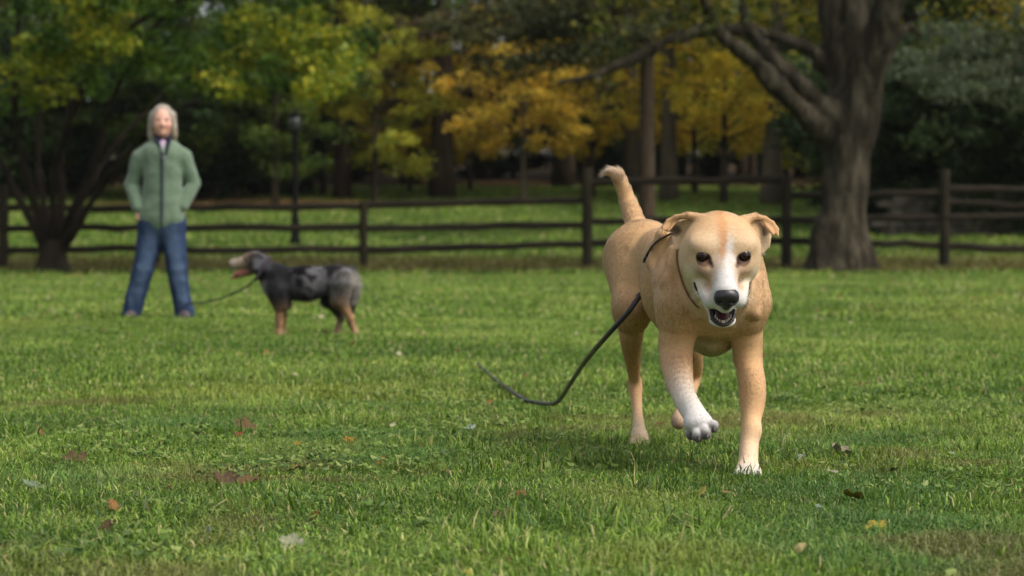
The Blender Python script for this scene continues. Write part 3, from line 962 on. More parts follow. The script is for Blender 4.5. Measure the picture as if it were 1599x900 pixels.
# ---------------------------------------------------------------- boughs of a grey green juniper on the right, and of a pine above the middle
def bough_tree(name, label, px, Y, pts, cols, size, per, h, r, seed, rad=(.35, .75)):
    b = at(px, 383, Y); base = np.array([b[0], Y, float(ground_z(b[0], Y))])
    root = empty(name, tuple(base)); tag(root, label, 'tree')
    rng = np.random.default_rng(seed)
    S = Sculpt()
    top = base + np.array([0, 0, h])
    S.cone(base - np.array([0, 0, .3]), top, r, r * .3, .1)
    c = []
    for (x, y, dy) in pts:
        tip = at(x, y, Y + dy)
        hb = min(max(tip[2] + .3 - base[2], 1), h * .95)
        st = base + np.array([0, 0, hb])
        mid = (st + tip) / 2 + np.array([0, 0, .25])
        S.chain([st, mid, tip], [r * .3, r * .2, .03], .05)
        L = np.linalg.norm(tip - st)
        for t in np.linspace(.35, 1.05, max(3, int(L / .45))):
            for _ in range(2): c.append(st + (tip - st) * t + rng.normal(0, .25, 3) * np.array([1, 1, .5]))
    V, Q = S.build(.05)
    link_mesh('trunk', np_mesh(name + '_trunk', V, Q), BARK_D, root)
    c = np.array(c)
    v, q, col = leaf_cloud(c, rng.uniform(rad[0], rad[1], len(c)), per, size, cols, rng, flat=.45)
    link_mesh('crown', np_mesh(name + '_crown', v, q, False, col), LEAF_M, root)
bough_tree('juniper_tree', 'grey green juniper with drooping feathery boughs beyond the fence at the right edge', 1660, 52,
           [(1420, 115, 0), (1450, 85, .5), (1480, 130, -.6), (1520, 75, .2), (1560, 110, -1), (1590, 60, 1), (1470, 60, 1.5), (1540, 145, -1.5), (1610, 140, 2), (1760, 80, 0), (1800, 140, 1), (1600, 10, 2), (1700, 20, -2), (1640, 200, -1.6), (1720, 220, 1)],
           [srgb(72, 84, 62), srgb(100, 112, 84), srgb(84, 92, 56)], .10, 120, 7.5, .28, 31)
bough_tree('pine_tree', 'tall pine beyond the fence with dark grey green boughs hanging over the middle', 1010, 58,
           [(760, 60, 0), (800, 95, -.6), (840, 40, .8), (880, 85, 0), (930, 50, 1), (960, 95, -.8), (1060, 25, 1), (1100, 5, -1), (740, 20, 1.4), (820, 10, -1), (900, 20, .3), (1150, 60, 1.8), (700, 50, .8), (1000, 40, -2)],
           [srgb(46, 52, 30), srgb(70, 74, 42), srgb(92, 88, 46)], .12, 85, 13, .22, 32)
# ---------------------------------------------------------------- fence, lamp post, stone wall
WOOD = mat_noise('weathered_wood', srgb(26, 22, 17), srgb(52, 46, 36), scale=4, bumpd=.008, bump_scale=14, vec_scale=(.3, 1, 1), rough=.9, spec=.15)
WOODP = mat_noise('post_wood', srgb(30, 26, 19), srgb(58, 52, 38), scale=4, bumpd=.008, bump_scale=14, vec_scale=(1, 1, .3), rough=.9, spec=.15)
def bar(name, a, b, hw, hh, mat, parent, seed, wob=.012):
    """a rough hewn rail or post: eight-sided section that wanders a little"""
    rng = np.random.default_rng(seed)
    n = 9
    pts = np.array([np.asarray(a) + (np.asarray(b) - a) * t for t in np.linspace(0, 1, n)]) + rng.normal(0, wob, (n, 3))
    v, q, t = tube(pts, hh * rng.uniform(.9, 1.1, n), 8, u_ref=(0, 1, .01) if abs((b - a)[2]) > abs((b - a)[0]) else (0, 0, 1), ratio=hw / hh)
    return link_mesh(name, np_mesh(name, v, [q, t], smooth=False), mat, parent)
def build_fence():
    Y = 46.3
    root = empty('fence', tuple(at(799, 425, Y)))
    tag(root, 'weathered brown split rail fence running across the park behind the dogs and woman', 'fence')
    posts = [(-990, 305, 424, .085), (-660, 303, 424, .085), (-330, 300, 424, .085), (5, 290, 422, .10), (243, 318, 428, .085), (568, 315, 428, .085), (917, 262, 414, .10), (1228, 278, 416, .105), (1475, 265, 415, .105), (1760, 280, 418, .09), (2060, 285, 420, .09), (2360, 290, 420, .09)]
    for i, (x, y0, y1, r) in enumerate(posts):
        p = at(x, y1, Y); g = float(ground_z(p[0], Y)) - .25
        t = at(x, y0, Y)
        bar('post', np.array([p[0], Y, g]), np.array([t[0], Y, t[2]]), r, r, WOODP, root, i, .004)
    bays = [(-990, -660, [(325, 325), (357, 357), (388, 388)]), (-660, -330, [(325, 325), (357, 357), (388, 388)]), (1760, 2060, [(300, 302), (322, 325), (341, 345), (390, 390)]), (2060, 2360, [(302, 304), (325, 327), (345, 350), (390, 392)]), (-330, 5, [(325, 325), (357, 357), (388, 388)]), (5, 243, [(326, 325), (358, 355), (390, 388)]), (243, 568, [(325, 322), (356, 355), (391, 390)]),
            (568, 917, [(321, 313), (357, 350), (390, 381)]), (917, 1228, [(284, 281), (346, 343), (380, 378)]),
            (1228, 1475, [(306, 300), (343, 339), (376, 384)]), (1475, 1760, [(296, 298), (318, 322), (339, 341), (386, 390)])]
    k = 20
    for x0, x1, rails in bays:
        for ya, yb in rails:
            k += 1
            bar('rail', at(x0 - 3, ya, Y - .02), at(x1 + 3, yb, Y + .02), .045, .068, WOOD, root, k, .014)
build_fence()

def lamp_post():
    Y = 55
    p = at(461, 383, Y); g = float(ground_z(p[0], Y))
    root = empty('lamp_post', (p[0], Y, g))
    tag(root, 'black lamp post with a small glass lantern beyond the fence', 'lamp post')
    blk = mat_plain('lamp_black', srgb(18, 18, 16), rough=.85, spec=.1)
    top = at(461, 207, Y)[2]
    prof = [(g - .1, .13), (g + .15, .13), (g + .2, .10), (g + .6, .095), (g + .68, .075), (top - .25, .065), (top - .2, .085), (top - .14, .085), (top - .1, .05), (top, .11), (top + .04, .13)]
    v, q, t = tube([(p[0], Y, z) for z, r in prof], [r for z, r in prof], 14)
    link_mesh('pole', np_mesh('lamp_pole', v, [q, t]), blk, root)
    gm, nt, b = new_mat('lantern_glass')
    b.inputs['Base Color'].default_value = (.07, .075, .07, 1); b.inputs['Roughness'].default_value = .2
    b.inputs['Transmission Weight'].default_value = .5
    prof = [(top + .045, .09), (top + .10, .125), (top + .26, .135), (top + .36, .11)]
    v, q, t = tube([(p[0], Y, z) for z, r in prof], [r for z, r in prof], 14)
    link_mesh('lantern_glass', np_mesh('lantern_glass', v, [q, t]), gm, root)
    prof = [(top + .365, .15), (top + .39, .15), (top + .47, .07), (top + .50, .03), (top + .56, .012)]
    v, q, t = tube([(p[0], Y, z) for z, r in prof], [r for z, r in prof], 14)
    link_mesh('lantern_cap', np_mesh('lantern_cap', v, [q, t]), blk, root)
lamp_post()

def stone_wall():
    rng = np.random.default_rng(3)
    Y = 60
    x0, x1 = at(1362, 383, Y)[0], at(2000, 383, Y)[0]
    Vs, Qs, off = [], [], 0
    z = -.1; row = 0
    while z < .95:
        hh = rng.uniform(.13, .2)
        x = x0 + rng.uniform(-.2, .2) + row * .05
        while x < x1:
            w = rng.uniform(.25, .6)
            g = float(ground_z(x, Y))
            bm_c = np.array([x + w / 2, Y + rng.uniform(-.06, .06), g + z + hh / 2])
            s = np.array([w / 2 * .96, .28, hh / 2 * .95])
            c = np.array([[a, b, c_] for a in (-1, 1) for b in (-1, 1) for c_ in (-1, 1)], float)
            v = bm_c + c * s * (1 + rng.uniform(-.12, .06, (8, 3)))
            Vs.append(v)
            Qs.append(np.array([[0, 1, 3, 2], [4, 6, 7, 5], [0, 4, 5, 1], [2, 3, 7, 6], [0, 2, 6, 4], [1, 5, 7, 3]]) + off)
            off += 8
            x += w
        z += hh; row += 1
    m = mat_noise('field_stone', srgb(62, 58, 51), srgb(106, 99, 88), scale=2.5, bumpd=.03, rough=.95, spec=.1)
    o = link_mesh('stone_wall', np_mesh('stone_wall', np.concatenate(Vs), np.concatenate(Qs), False), m)
    tag(o, 'low dry stone wall of grey field stones behind the right end of the fence', 'wall')
stone_wall()
# ---------------------------------------------------------------- the tan dog trotting towards the camera
TAN = srgb(188, 150, 108)
TAND = srgb(186, 144, 102)
CREAM = srgb(200, 176, 144)
WHITE = srgb(206, 202, 198)
GREYW = srgb(170, 165, 160)
DARK = srgb(40, 28, 26)

def build_tan_dog():
    rng = np.random.default_rng(5)
    base = at(1110, 745, 5.9); base[2] = 0.0
    root = empty('dog', tuple(base))
    tag(root, 'tan and white dog trotting towards the viewer with one forepaw raised and mouth open', 'dog')
    S = Sculpt(); S.base_col = TAN
    X, Yv, Zv = np.array([1., 0, 0]), np.array([0, 1., 0]), np.array([0, 0, 1.])
    # ---- head frame: R right in the picture, F forward (to the camera and down), U up
    ph = math.radians(30)
    O = at(1127.5, 402, 5.50)
    Fv = np.array([0.02, -math.cos(ph), -math.sin(ph)]); Fv = unit(Fv)
    Rv = unit(np.cross(Zv, -Fv)) * 1.0
    Rv = np.array([1.0, 0.0, 0.0]) - Fv[0] * Fv; Rv = unit(Rv)
    Uv = np.cross(Rv, -Fv) * -1
    Uv = unit(np.cross(Fv, Rv)) * -1
    if Uv[2] < 0: Uv = -Uv
    H = lambda r, f, u: O + r * Rv + f * Fv + u * Uv
    M = np.stack([Rv, Fv, Uv], 1)
    back = -Fv
    EX, EU = .0470, .0180
    # trunk
    sp = Zv
    S.cone(at(1079, 442, 5.95), at(1072, 432, 6.13), 0.126, 0.115, 0.03, TAN, sp, 1.18, flow=(-.15, .9, -.3))   # rib cage
    S.cone(at(1066, 424, 6.20), at(1018, 406, 6.42), 0.096, 0.080, 0.03, TAN, sp, 1.1, flow=(-.15, .9, -.3))   # loin
    S.ell(at(1004, 404, 6.46), (0.083, 0.10, 0.102), k=0.04, col=TAN, flow=(-.1, .5, -.8))                        # rump
    S.cone(at(1098, 386, 5.84), at(1078, 378, 5.98), 0.080, 0.073, 0.04, TAN, flow=(0, .9, -.2))                   # withers
    S.ell(at(1074, 360, 5.92), (0.020, 0.06, 0.042), k=0.02, col=TAN, flow=(0, .9, -.2))
    S.cone(at(1116, 460, 5.80), at(1114, 520, 5.86), 0.080, 0.052, 0.04, CREAM, flow=(0, .1, -1))                  # brisket
    S.cone(at(1112, 532, 5.92), at(1075, 505, 6.2), 0.036, 0.06, 0.05, CREAM, flow=(0, .6, -.4))
    S.cone(at(1100, 372, 5.80), at(1044, 400, 5.90), 0.020, 0.022, 0.03, TAN, flow=(0, .3, -1))
    S.cone(at(1045, 372, 5.92), at(1040, 440, 5.80), 0.026, 0.028, 0.02, TAN, flow=(0, .3, -1))
    # neck
    S.cone(H(0, -0.080, -0.022), at(1108, 420, 5.86), 0.080, 0.108, 0.035, TAN, flow=(0, .7, -.6))
    S.cone(H(0, -0.06, -0.06), at(1122, 478, 5.78), 0.075, 0.078, 0.03, CREAM, flow=(0, .2, -1))
    S.cone(at(1150, 405, 5.80), at(1166, 470, 5.77), .052, .050, 0.04, TAN, flow=(0, .3, -1))
    # folds of loose skin on neck and shoulder, spine of the shoulder blade
    for a_, b_, r_ in (((1034, 366, 5.84), (1020, 410, 5.86), .014), ((1020, 410, 5.86), (1030, 455, 5.80), .014), ((1052, 392, 5.74), (1044, 440, 5.72), .013),
                       ((1044, 440, 5.72), (1062, 480, 5.69), .013), ((1076, 440, 5.68), (1092, 492, 5.69), .012), ((1180, 440, 5.72), (1180, 490, 5.70), .014), ((1160, 470, 5.66), (1140, 508, 5.70), .011)):
        S.cone(at(*a_), at(*b_), r_, r_, 0.016, TAN, flow=(0, .3, -1))
    # shoulders and upper arms
    for (cx, col) in ((1066, TAN), (1158, TAN)):
        sgn = -1 if cx < 1110 else 1
        S.cone(at(cx + 10 * -sgn, 385, 5.90), at(cx + 2 * sgn, 470, 5.78), 0.052, 0.058, 0.035, col, Yv, 1.3, flow=(0, .4, -1))
    # planted foreleg (right in the picture)
    PALE = srgb(222, 194, 166)
    S.limb([at(1160, 476, 5.775), at(1167, 540, 5.80), at(1172, 600, 5.775), at(1173, 655, 5.745), at(1170, 690, 5.725), at(1168, 726, 5.70)],
           [.051, .0370, .0295, .0232, .0226, .0230], [TAN, TAN, srgb(206, 162, 118), srgb(210, 168, 126), srgb(218, 184, 150), PALE], 0.025, Yv, 1.2)
    S.ell(at(1168, 737, 5.665), (0.032, 0.045, 0.021), k=0.02, col=srgb(226, 205, 184), flow=(0, -1, -.3))
    for i, dx in enumerate((-0.024, -0.009, 0.008, 0.023)):
        c = at(1168, 741, 5.63) + np.array([dx, 0.008 * abs(i - 1.5) - .008, 0])
        S.ell(c, (0.0095, 0.02, 0.0125), k=0.006, col=WHITE, flow=(0, -1, -.3))
    S.ell(at(1157, 560, 5.85), (.018, .03, .026), k=0.03, col=TAN)
    S.ell(at(1179, 612, 5.76), (.020, .028, .050), k=0.03, col=TAN)
    S.ell(at(1177, 672, 5.725), (.016, .016, .018), k=0.02, col=srgb(212, 170, 128))
    # raised foreleg (left in the picture)
    S.ell(at(1052, 600, 5.69), (.020, .022, .024), k=0.02, col=TAN)
    el, wr = at(1056, 560, 5.80), at(1069, 622, 5.60)
    S.limb([at(1063, 476, 5.755), at(1056, 540, 5.765), at(1058, 578, 5.72), at(1068, 618, 5.63), at(1087, 652, 5.55)],
           [.056, .0420, .0365, .0282, .0275], [TAN, TAN, srgb(202, 160, 120), srgb(214, 198, 180), WHITE], 0.025, Yv, 1.2)
    S.ell(at(1091, 662, 5.52), (0.034, 0.032, 0.026), k=0.02, col=WHITE, flow=(.3, -.5, -.8))
    toes = [(1078, 675, 5.52), (1089, 679, 5.49), (1102, 675, 5.485), (1113, 664, 5.50)]
    for i, (tx, ty, tY) in enumerate(toes):
        a_ = at(1089 + (i - 1.5) * 5, 660, 5.52)
        S.cone(a_, at(tx, ty, tY), 0.012, 0.0125, 0.003, WHITE, flow=(.3, -.3, -.9))
        S.ell(at(tx + 1, ty + 5, tY - .004), (0.0105, 0.011, 0.010), k=0.004, col=srgb(84, 76, 74), flow=(.2, -.2, -.9))
    # right hind leg (left in the picture)
    S.cone(at(989, 405, 6.45), at(988, 480, 6.33), 0.080, 0.047, 0.04, TAN, Yv, 1.6, flow=(0, .2, -1))
    S.limb([at(986, 478, 6.34), at(986, 535, 6.41), at(990, 584, 6.51), at(992, 602, 6.54), at(995, 640, 6.51), at(998, 672, 6.47), at(999, 684, 6.45)],
           [.044, .029, .0175, .0195, .0140, .0175, .0220], [TAND, TAND, TAND, srgb(196, 156, 116), srgb(205, 166, 128), srgb(206, 180, 150), srgb(206, 184, 158)], 0.03, Yv, 1.25)
    S.ell(at(990, 598, 6.575), (.014, .020, .020), k=0.015, col=TAND)
    for i, dx in enumerate((-0.018, -0.006, 0.007, 0.018)):
        S.cone(at(998, 676, 6.455) + np.array([dx * .6, 0, 0]), at(999, 693, 6.43) + np.array([dx, 0, 0]), 0.011, 0.0095, 0.005, srgb(200, 175, 150), flow=(0, -.3, -1))
    # left hind leg, swinging forward under the belly
    S.cone(at(1035, 410, 6.45), at(1062, 490, 6.27), 0.080, 0.055, 0.04, TAN, Yv, 1.3, flow=(0, .2, -1))
    S.limb([at(1062, 490, 6.27), at(1078, 545, 6.34), at(1084, 588, 6.46), at(1068, 634, 6.37), at(1060, 658, 6.31)],
           [.048, .032, .0205, .0185, .0215], [TAND, TAND, TAND, srgb(190, 160, 130), srgb(165, 140, 118)], 0.03, Yv, 1.2)
    # tail
    tp = spline([at(1000, 372, 6.5), at(991, 345, 6.56), at(982, 318, 6.60), at(973, 292, 6.60), at(965, 275, 6.58)], 7)
    S.chain(list(tp), [0.04, 0.031, 0.027, 0.024, 0.021, 0.019, 0.0165], 0.02, TAN)
    S.cone(at(966, 276, 6.58), at(958, 270, 6.57), 0.016, 0.013, 0.012, srgb(226, 206, 184))
    S.cone(at(957, 270, 6.57), at(946, 273, 6.56), 0.011, 0.005, 0.01, srgb(215, 180, 140))
    # ---- head
    S.ell(H(0.002, -0.055, 0.000), (0.079, 0.090, 0.067), M, 0.03, TAN, flow=back)
    for s in (-1, 1):
        S.ell(H(s * .033, -.018, .023), (.040, .046, .032), M, 0.025, TAN, flow=back)
        S.ell(H(s * .050, -.001, .039), (.024, .022, .011), M, 0.022, CREAM, flow=back)        # brow
        S.ell(H(s * .055, -.030, -.022), (.034, .056, .052), M, 0.03, CREAM, flow=back)        # cheek
        S.ell(H(s * .036, .024, -.008), (.026, .032, .020), M, 0.018, srgb(196, 164, 128), flow=back)       # under the eye
        S.cone(H(s * .0290, .092, -.058), H(s * .043, .024, -.064), .0205, .022, 0.012, WHITE, flow=back)   # flew
    S.cone(H(0, .00, -.006), H(0, .098, -.038), .038, .029, 0.016, srgb(196, 162, 124), flow=back)           # muzzle
    S.cone(H(0, -.010, .022), H(0, .108, -.020), .020, .018, 0.018, WHITE, flow=back)          # bridge
    S.cone(H(0, .102, -.034), H(0, .106, -.062), .025, .020, 0.012, WHITE, flow=back)          # muzzle tip
    S.cone(H(0, .060, -.130), H(0, -.02, -.080), .017, .042, 0.02, CREAM, Rv, 1.5, flow=back)  # lower jaw
    S.ell(H(0, .066, -.1275), (.030, .026, .0110), M, 0.010, WHITE, flow=back)
    # mouth opening and lip line
    S.ell(H(0, .086, -.101), (.0285, .050, .0180), M, 0.004, op='sub')
    for s in (-1, 1):
        S.cone(H(s * .054, .060, -.074), H(s * .065, .026, -.056), .0050, .0035, 0.004, op='sub')
        S.cone(H(s * .040, .098, -.084), H(s * .054, .060, -.074), .0055, .0050, 0.004, op='sub')
        S.ell(H(s * EX, .0385, EU), (.0132, .016, .0088), M, 0.006, op='sub')
        S.cone(H(s * .028, .044, EU - .011), H(s * .038, .044, EU - .005), .002, .004, 0.006, op='sub')
    # ears: thin folded sheets of skin
    r = .0038
    eL = [at(1092, 340, 5.57), at(1073, 386, 5.60), at(1044, 350, 5.63)]
    lobe = at(1055, 390, 5.60)
    S.tri(eL[0], eL[1], eL[2], r, 0.006, CREAM, flow=(-1, 0, -.2))
    S.tri(eL[1], eL[2], lobe, r, 0.006, CREAM, flow=(-.4, 0, -1))
    S.chain([at(1096, 342, 5.56), at(1076, 337, 5.575), at(1056, 339, 5.59), at(1043, 345, 5.595), at(1036, 356, 5.59), at(1035, 368, 5.58)], [.013, .0095, .0068, .0054, .0048, .0028], 0.007, TAND)
    S.tri(at(1064, 338, 5.59), at(1036, 352, 5.60), at(1043, 362, 5.582), .0034, .006, TAND, flow=(-1, 0, -.4))
    eR = [at(1166, 343, 5.57), at(1189, 396, 5.60), at(1206, 354, 5.63)]
    S.tri(eR[0], eR[1], eR[2], r, 0.006, CREAM, flow=(1, 0, -.2))
    S.tri(eR[1], eR[2], at(1200, 385, 5.605), r, 0.006, CREAM, flow=(.4, 0, -1))
    S.chain([at(1162, 344, 5.56), at(1178, 338, 5.575), at(1194, 341, 5.59), at(1206, 348, 5.595), at(1213, 358, 5.59), at(1215, 369, 5.58)], [.013, .0095, .0068, .0054, .0048, .0026], 0.007, TAND)
    S.tri(at(1186, 340, 5.59), at(1213, 354, 5.60), at(1207, 366, 5.582), .0034, .006, TAND, flow=(1, 0, -.4))

    V, Q = S.build(0.003, noise=lambda P: (vnoise(P, 14, 7) * .0024 + vnoise(P, 38, 8) * .0008) * sstep(.26, .36, P[:, 2]))
    toe_c = at(1096, 674, 5.50)
    lw = sstep(.40, .34, V[:, 2]) * sstep(.055, .085, V[:, 2]) * sstep(.045, .07, np.linalg.norm(V - toe_c, axis=1)) * sstep(5.45, 5.50, V[:, 1])
    lw = lw * (np.linalg.norm(V - O, axis=1) > .21)
    V = relax(V, Q, lw, 14)
    hh = (V - O) @ M
    fw = sstep(.028, .040, hh[:, 2]) * sstep(-.09, -.06, hh[:, 1]) * sstep(.085, .070, np.abs(hh[:, 0])) * (np.linalg.norm(hh, axis=1) < .13) * (V[:, 1] < 5.62)
    V = relax(V, Q, fw, 22)
    C, Fl = S.paint(V, 0.012)
    # ---- markings, in head coordinates
    hl = (V - O) @ M
    hr, hf, hu = hl[:, 0], hl[:, 1], hl[:, 2]
    nz = vnoise(V, 45, 1) * .006 + vnoise(V, 120, 2) * .003
    head = sstep(.17, .13, np.linalg.norm(hl - np.array([0, 0, -.03]), axis=1))
    def blend(C, m, c):
        m = np.clip(m, 0, 1)[:, None]
        return C * (1 - m) + np.asarray(c) * m
    # white blaze, to the right of the centre on the forehead, wide on the muzzle
    bw = np.interp(hf, [-.03, 0.0, .04, .07, .095, .118], [.010, .014, .008, .009, .020, .045]) + sstep(-.042, -.060, hu) * .05 * sstep(.03, .06, hf)
    bc = np.interp(hf, [-.03, 0.0, .04, .07, .10], [.024, .023, .014, .006, 0.0])
    m = sstep(bw + .008, bw - .009, np.abs(hr - bc + nz * 1.5 + vnoise(V, 300, 9) * .002)) * sstep(.064, .050, hu + nz) * head
    C = blend(C, sstep(.016, .002, np.abs(hr + .001 + nz * .8)) * sstep(.080, .062, hu) * sstep(.075, .03, hf) * (hu > -.01) * head * .6, srgb(178, 118, 66))
    C = blend(C, m * (.72 + .24 * sstep(.02, .08, hf)), WHITE)
    for s in (-1, 1):
        d = np.sqrt((hr - s * .030) ** 2 + (hf - .006) ** 2 + (hu - .044) ** 2)
        C = blend(C, sstep(.026, .012, d + nz) * .5 * head, CREAM)
        d = np.sqrt((hr - s * .064) ** 2 + (hf - .030) ** 2 + (hu + .04) ** 2)
        C = blend(C, sstep(.045, .02, d + nz) * .6 * head, srgb(218, 200, 172))
        # dark skin round the eyes, greyer below them
        d = np.sqrt(((hr - s * EX) / 1.3) ** 2 + ((hf - .040) / 1.5) ** 2 + ((hu - EU + .001) / 0.95) ** 2)
        C = blend(C, sstep(.0175, .0130, d) * head, srgb(46, 30, 26))
        d = np.sqrt(((hr - s * .044) / 1.3) ** 2 + ((hf - .04) / 1.5) ** 2 + ((hu - EU + .022) / 1.2) ** 2)
        C = blend(C, sstep(.026, .006, d) * .55 * head, srgb(136, 106, 82))
        d = np.sqrt(((hr - s * .029)) ** 2 + ((hf - .045) / 2) ** 2 + ((hu - EU + .010) / .6) ** 2)
        C = blend(C, sstep(.011, .004, d) * .8 * head, srgb(64, 44, 38))
        # tan on the side of the muzzle
        d = np.sqrt(((hr - s * .034) / .8) ** 2 + ((hf - .062) / 1.5) ** 2 + ((hu + .030)) ** 2)
        C = blend(C, sstep(.024, .008, d + nz) * .7 * head, srgb(186, 146, 106))
    # lips and mouth inside: near the cut volumes
    lip = np.full(len(V), 1.0)
    for p in S.prims:
        if p.op == 'sub' and p.kind in ('cone', 'ell'):
            d = p.dist(V)
            if p is S.prims[-1]: pass
            cen = p.p[0]
            cu = ((cen - O) @ M)[2]
            if cu < -.05: lip = np.minimum(lip, d)
    mk = sstep(.0042, .0012, lip)
    C = blend(C, mk * head, srgb(46, 30, 32))
    C = blend(C, ((np.abs(hr) < .037) & (hf > .015) & (hu < -.082) & (hu > -.124)) * (lip < .012) * head, srgb(38, 24, 28))
    for (tx, ty, tY) in toes:
        d = np.linalg.norm((V - at(tx + 1, ty + 7, tY - .006)) / np.array([1, 1.4, 1]), axis=1)
        C = blend(C, sstep(.018, .009, d) * .85, srgb(86, 78, 76))
    # ear insides dark
    for (e, s) in ((eL, -1), (eR, 1)):
        cen = at(1054 if s < 0 else 1194, 360, 5.61)
        d = np.linalg.norm((V - cen) / np.array([.017, .04, .014]), axis=1)
        fn = mesh_normals(V, Q)
        C = blend(C, sstep(1.2, .6, d) * (fn[:, 1] < -.2) * (V[:, 1] > 5.600) * .85, srgb(78, 56, 48))
        # darker ear edge
    # body colour variation
    bodyn = vnoise(V, 9, 4) + .8 * vnoise(V, 24, 5)
    C = C * (1 + .08 * bodyn[:, None])
    # pale neck sides and chest
    C = np.clip(C, 0.005, 0.9)
    me = np_mesh('dog_body', V, Q, cols=C)
    fm = mat_attr('dog_skin', rough=0.65, spec=0.15, nscale=150, namt=0.12)
    body = link_mesh('body', me, fm, root)
    furm = mat_fur('dog_fur')
    noseC = H(0, .128, -.034)
    def keep(P):
        l = (P - O) @ M
        k = np.ones(len(P))
        for s in (-1, 1):
            d = np.sqrt(((l[:, 0] - s * EX) / 1.2) ** 2 + ((l[:, 1] - .045) / 1.6) ** 2 + ((l[:, 2] - EU) / 0.9) ** 2)
            k *= (d > .0138)
        k *= np.linalg.norm((P - noseC) / .9, axis=1) > .024
        ins = (np.abs(l[:, 0]) < .055) & (l[:, 1] > .02) & (l[:, 2] < -.05)
        dm = np.full(len(P), 1.0)
        for p in S.prims:
            if p.op == 'sub' and ((p.p[0] - O) @ M)[2] < -.05: dm = np.minimum(dm, p.dist(P))
        k *= (dm > .0035)
        return k
    def lenf(P):
        l = np.linalg.norm((P - O - M @ np.array([0, .03, -.03])), axis=1)
        f = 0.42 + .58 * sstep(.08, .2, l)
        tail = (P[:, 2] > .60) & (P[:, 1] > 6.4)
        tipd = np.linalg.norm(P - at(957, 271, 6.57), axis=1)
        f = f * (1 + .5 * tail) * (1 + .7 * sstep(.05, .02, tipd))
        legs = sstep(.25, .12, P[:, 2])
        ear = (P[:, 1] < 5.66) & ((P[:, 0] < at(1066, 0, 5.6)[0]) | (P[:, 0] > at(1189, 0, 5.6)[0])) & (P[:, 2] > .525)
        return f * (1 - .35 * legs) * np.where(ear, .45, 1)
    make_fur('fur', V, Q, C, Fl, 420000, 0.0105, 0.00032, furm, root, rng, lift=.16, jitter=.08, keep=keep, lenf=lenf, segs=4, colvar=.26)
    # ---- eyes
    eye_m = mat_plain('eye_dark', srgb(22, 12, 8), rough=0.06, spec=0.7, coat=1.0)
    iris_m = mat_plain('eye_iris', srgb(92, 52, 26), rough=0.15, spec=0.6, coat=1.0)
    lid_m = mat_plain('eye_rim', srgb(34, 22, 20), rough=0.75, spec=.2)
    for s in (-1, 1):
        E = Sculpt(); ec = H(s * EX, .0216, EU)
        E.ell(ec, (.0150, .0150, .0150), k=.001)
        v, q = E.build(.0012)
        # the iris is a ring of lighter brown facing the camera
        dv = unit(np.array([0, 0, CAMH]) - ec)
        cosv = ((v - ec) / np.linalg.norm(v - ec, axis=1)[:, None]) @ dv
        cc = np.where((cosv > .80)[:, None], np.where((cosv > .925)[:, None], srgb(8, 6, 6), srgb(66, 36, 20)), srgb(10, 6, 6))
        em = mat_attr('dog_eye', rough=.05, spec=.7, nscale=300, namt=.1)
        em.node_tree.nodes.get('Principled BSDF').inputs['Specular IOR Level'].default_value = .35
        link_mesh('eye', np_mesh('eye', v, q, cols=cc), em, root)
        # lids
        a = np.linspace(0, 2 * math.pi, 40)
        pts = np.array([H(s * EX + .0132 * math.cos(t), .0362 + (.0026 if math.sin(t) > 0 else .0004) - .0066 * abs(math.cos(t)), EU + (.0068 if math.sin(t) > 0 else .0068) * math.sin(t) + .0008 * math.cos(t)) for t in a])
        tv, tq, tt = tube(pts, [.0012] * 40, 8, cap=False)
        link_mesh('eyelid', np_mesh('eyelid', tv, tq), lid_m, root)
    # ---- nose
    Nn = Sculpt()
    Nn.ell(H(0, .119, -.027), (.0245, .019, .0170), M, k=.008)
    Nn.ell(H(0, .123, -.047), (.0125, .012, .019), M, k=.012)
    for s in (-1, 1):
        Nn.ell(H(s * .0150, .121, -.036), (.0130, .0155, .0160), M, k=.010)
        Nn.ell(H(s * .0110, .1385, -.038), (.0055, .009, .0045), M, k=.004, op='sub')
        Nn.cone(H(s * .013, .137, -.041), H(s * .027, .124, -.045), .0030, .0014, k=.003, op='sub')
    Nn.cone(H(0, .141, -.042), H(0, .131, -.068), .0011, .0011, k=.003, op='sub')
    v, q = Nn.build(.0012, noise=lambda P: vnoise(P, 700, 3) * .00025)
    nm, nt, b = new_mat('dog_nose')
    n = noise_node(nt, 900, 2)
    rr = ramp_node(nt, n.outputs['Fac'], [(.3, srgb(22, 20, 22)), (.7, srgb(46, 43, 46))])
    nt.links.new(rr.outputs['Color'], b.inputs['Base Color'])
    b.inputs['Roughness'].default_value = .32
    bump(nt, b, n.outputs['Fac'], .5, .0006)
    link_mesh('nose', np_mesh('nose', v, q), nm, root)
    # ---- tongue, gum and teeth
    T = Sculpt()
    T.cone(H(0, .078, -.122), H(0, .02, -.106), .008, .014, k=.004, u=Rv, ratio=1.7)
    v, q = T.build(.0015)
    link_mesh('tongue', np_mesh('tongue', v, q), mat_plain('tongue_pink', srgb(66, 30, 34), rough=.35), root)
    T = Sculpt()
    ap = []
    for i in range(15):
        t = (i / 14 - .5) * 2
        ap.append(H(-.0005 + .0272 * math.sin(t * 1.5), .062 + .0330 * math.cos(t * 1.5), -.1225 + .020 * t * t))
    for a_, b_ in zip(ap[:-1], ap[1:]): T.cone(a_, b_, .0038, .0038, k=.002)
    v, q = T.build(.0011)
    link_mesh('lower_lip', np_mesh('lower_lip', v, q), mat_plain('lip_dark', srgb(44, 30, 34), rough=.3), root)
    tv, tf, nb = [], [], 0
    T = Sculpt()
    for i in range(3, 12):
        hgt = .0045 if i not in (3, 11) else .0080
        T.cone(ap[i] + Uv * .003 - Fv * .0045 - Rv * .003 * np.sign(i - 7), ap[i] + Uv * (.003 + hgt) - Fv * .0045 - Rv * .003 * np.sign(i - 7), .0021, .0012 if hgt > .006 else .0017, k=.0003)
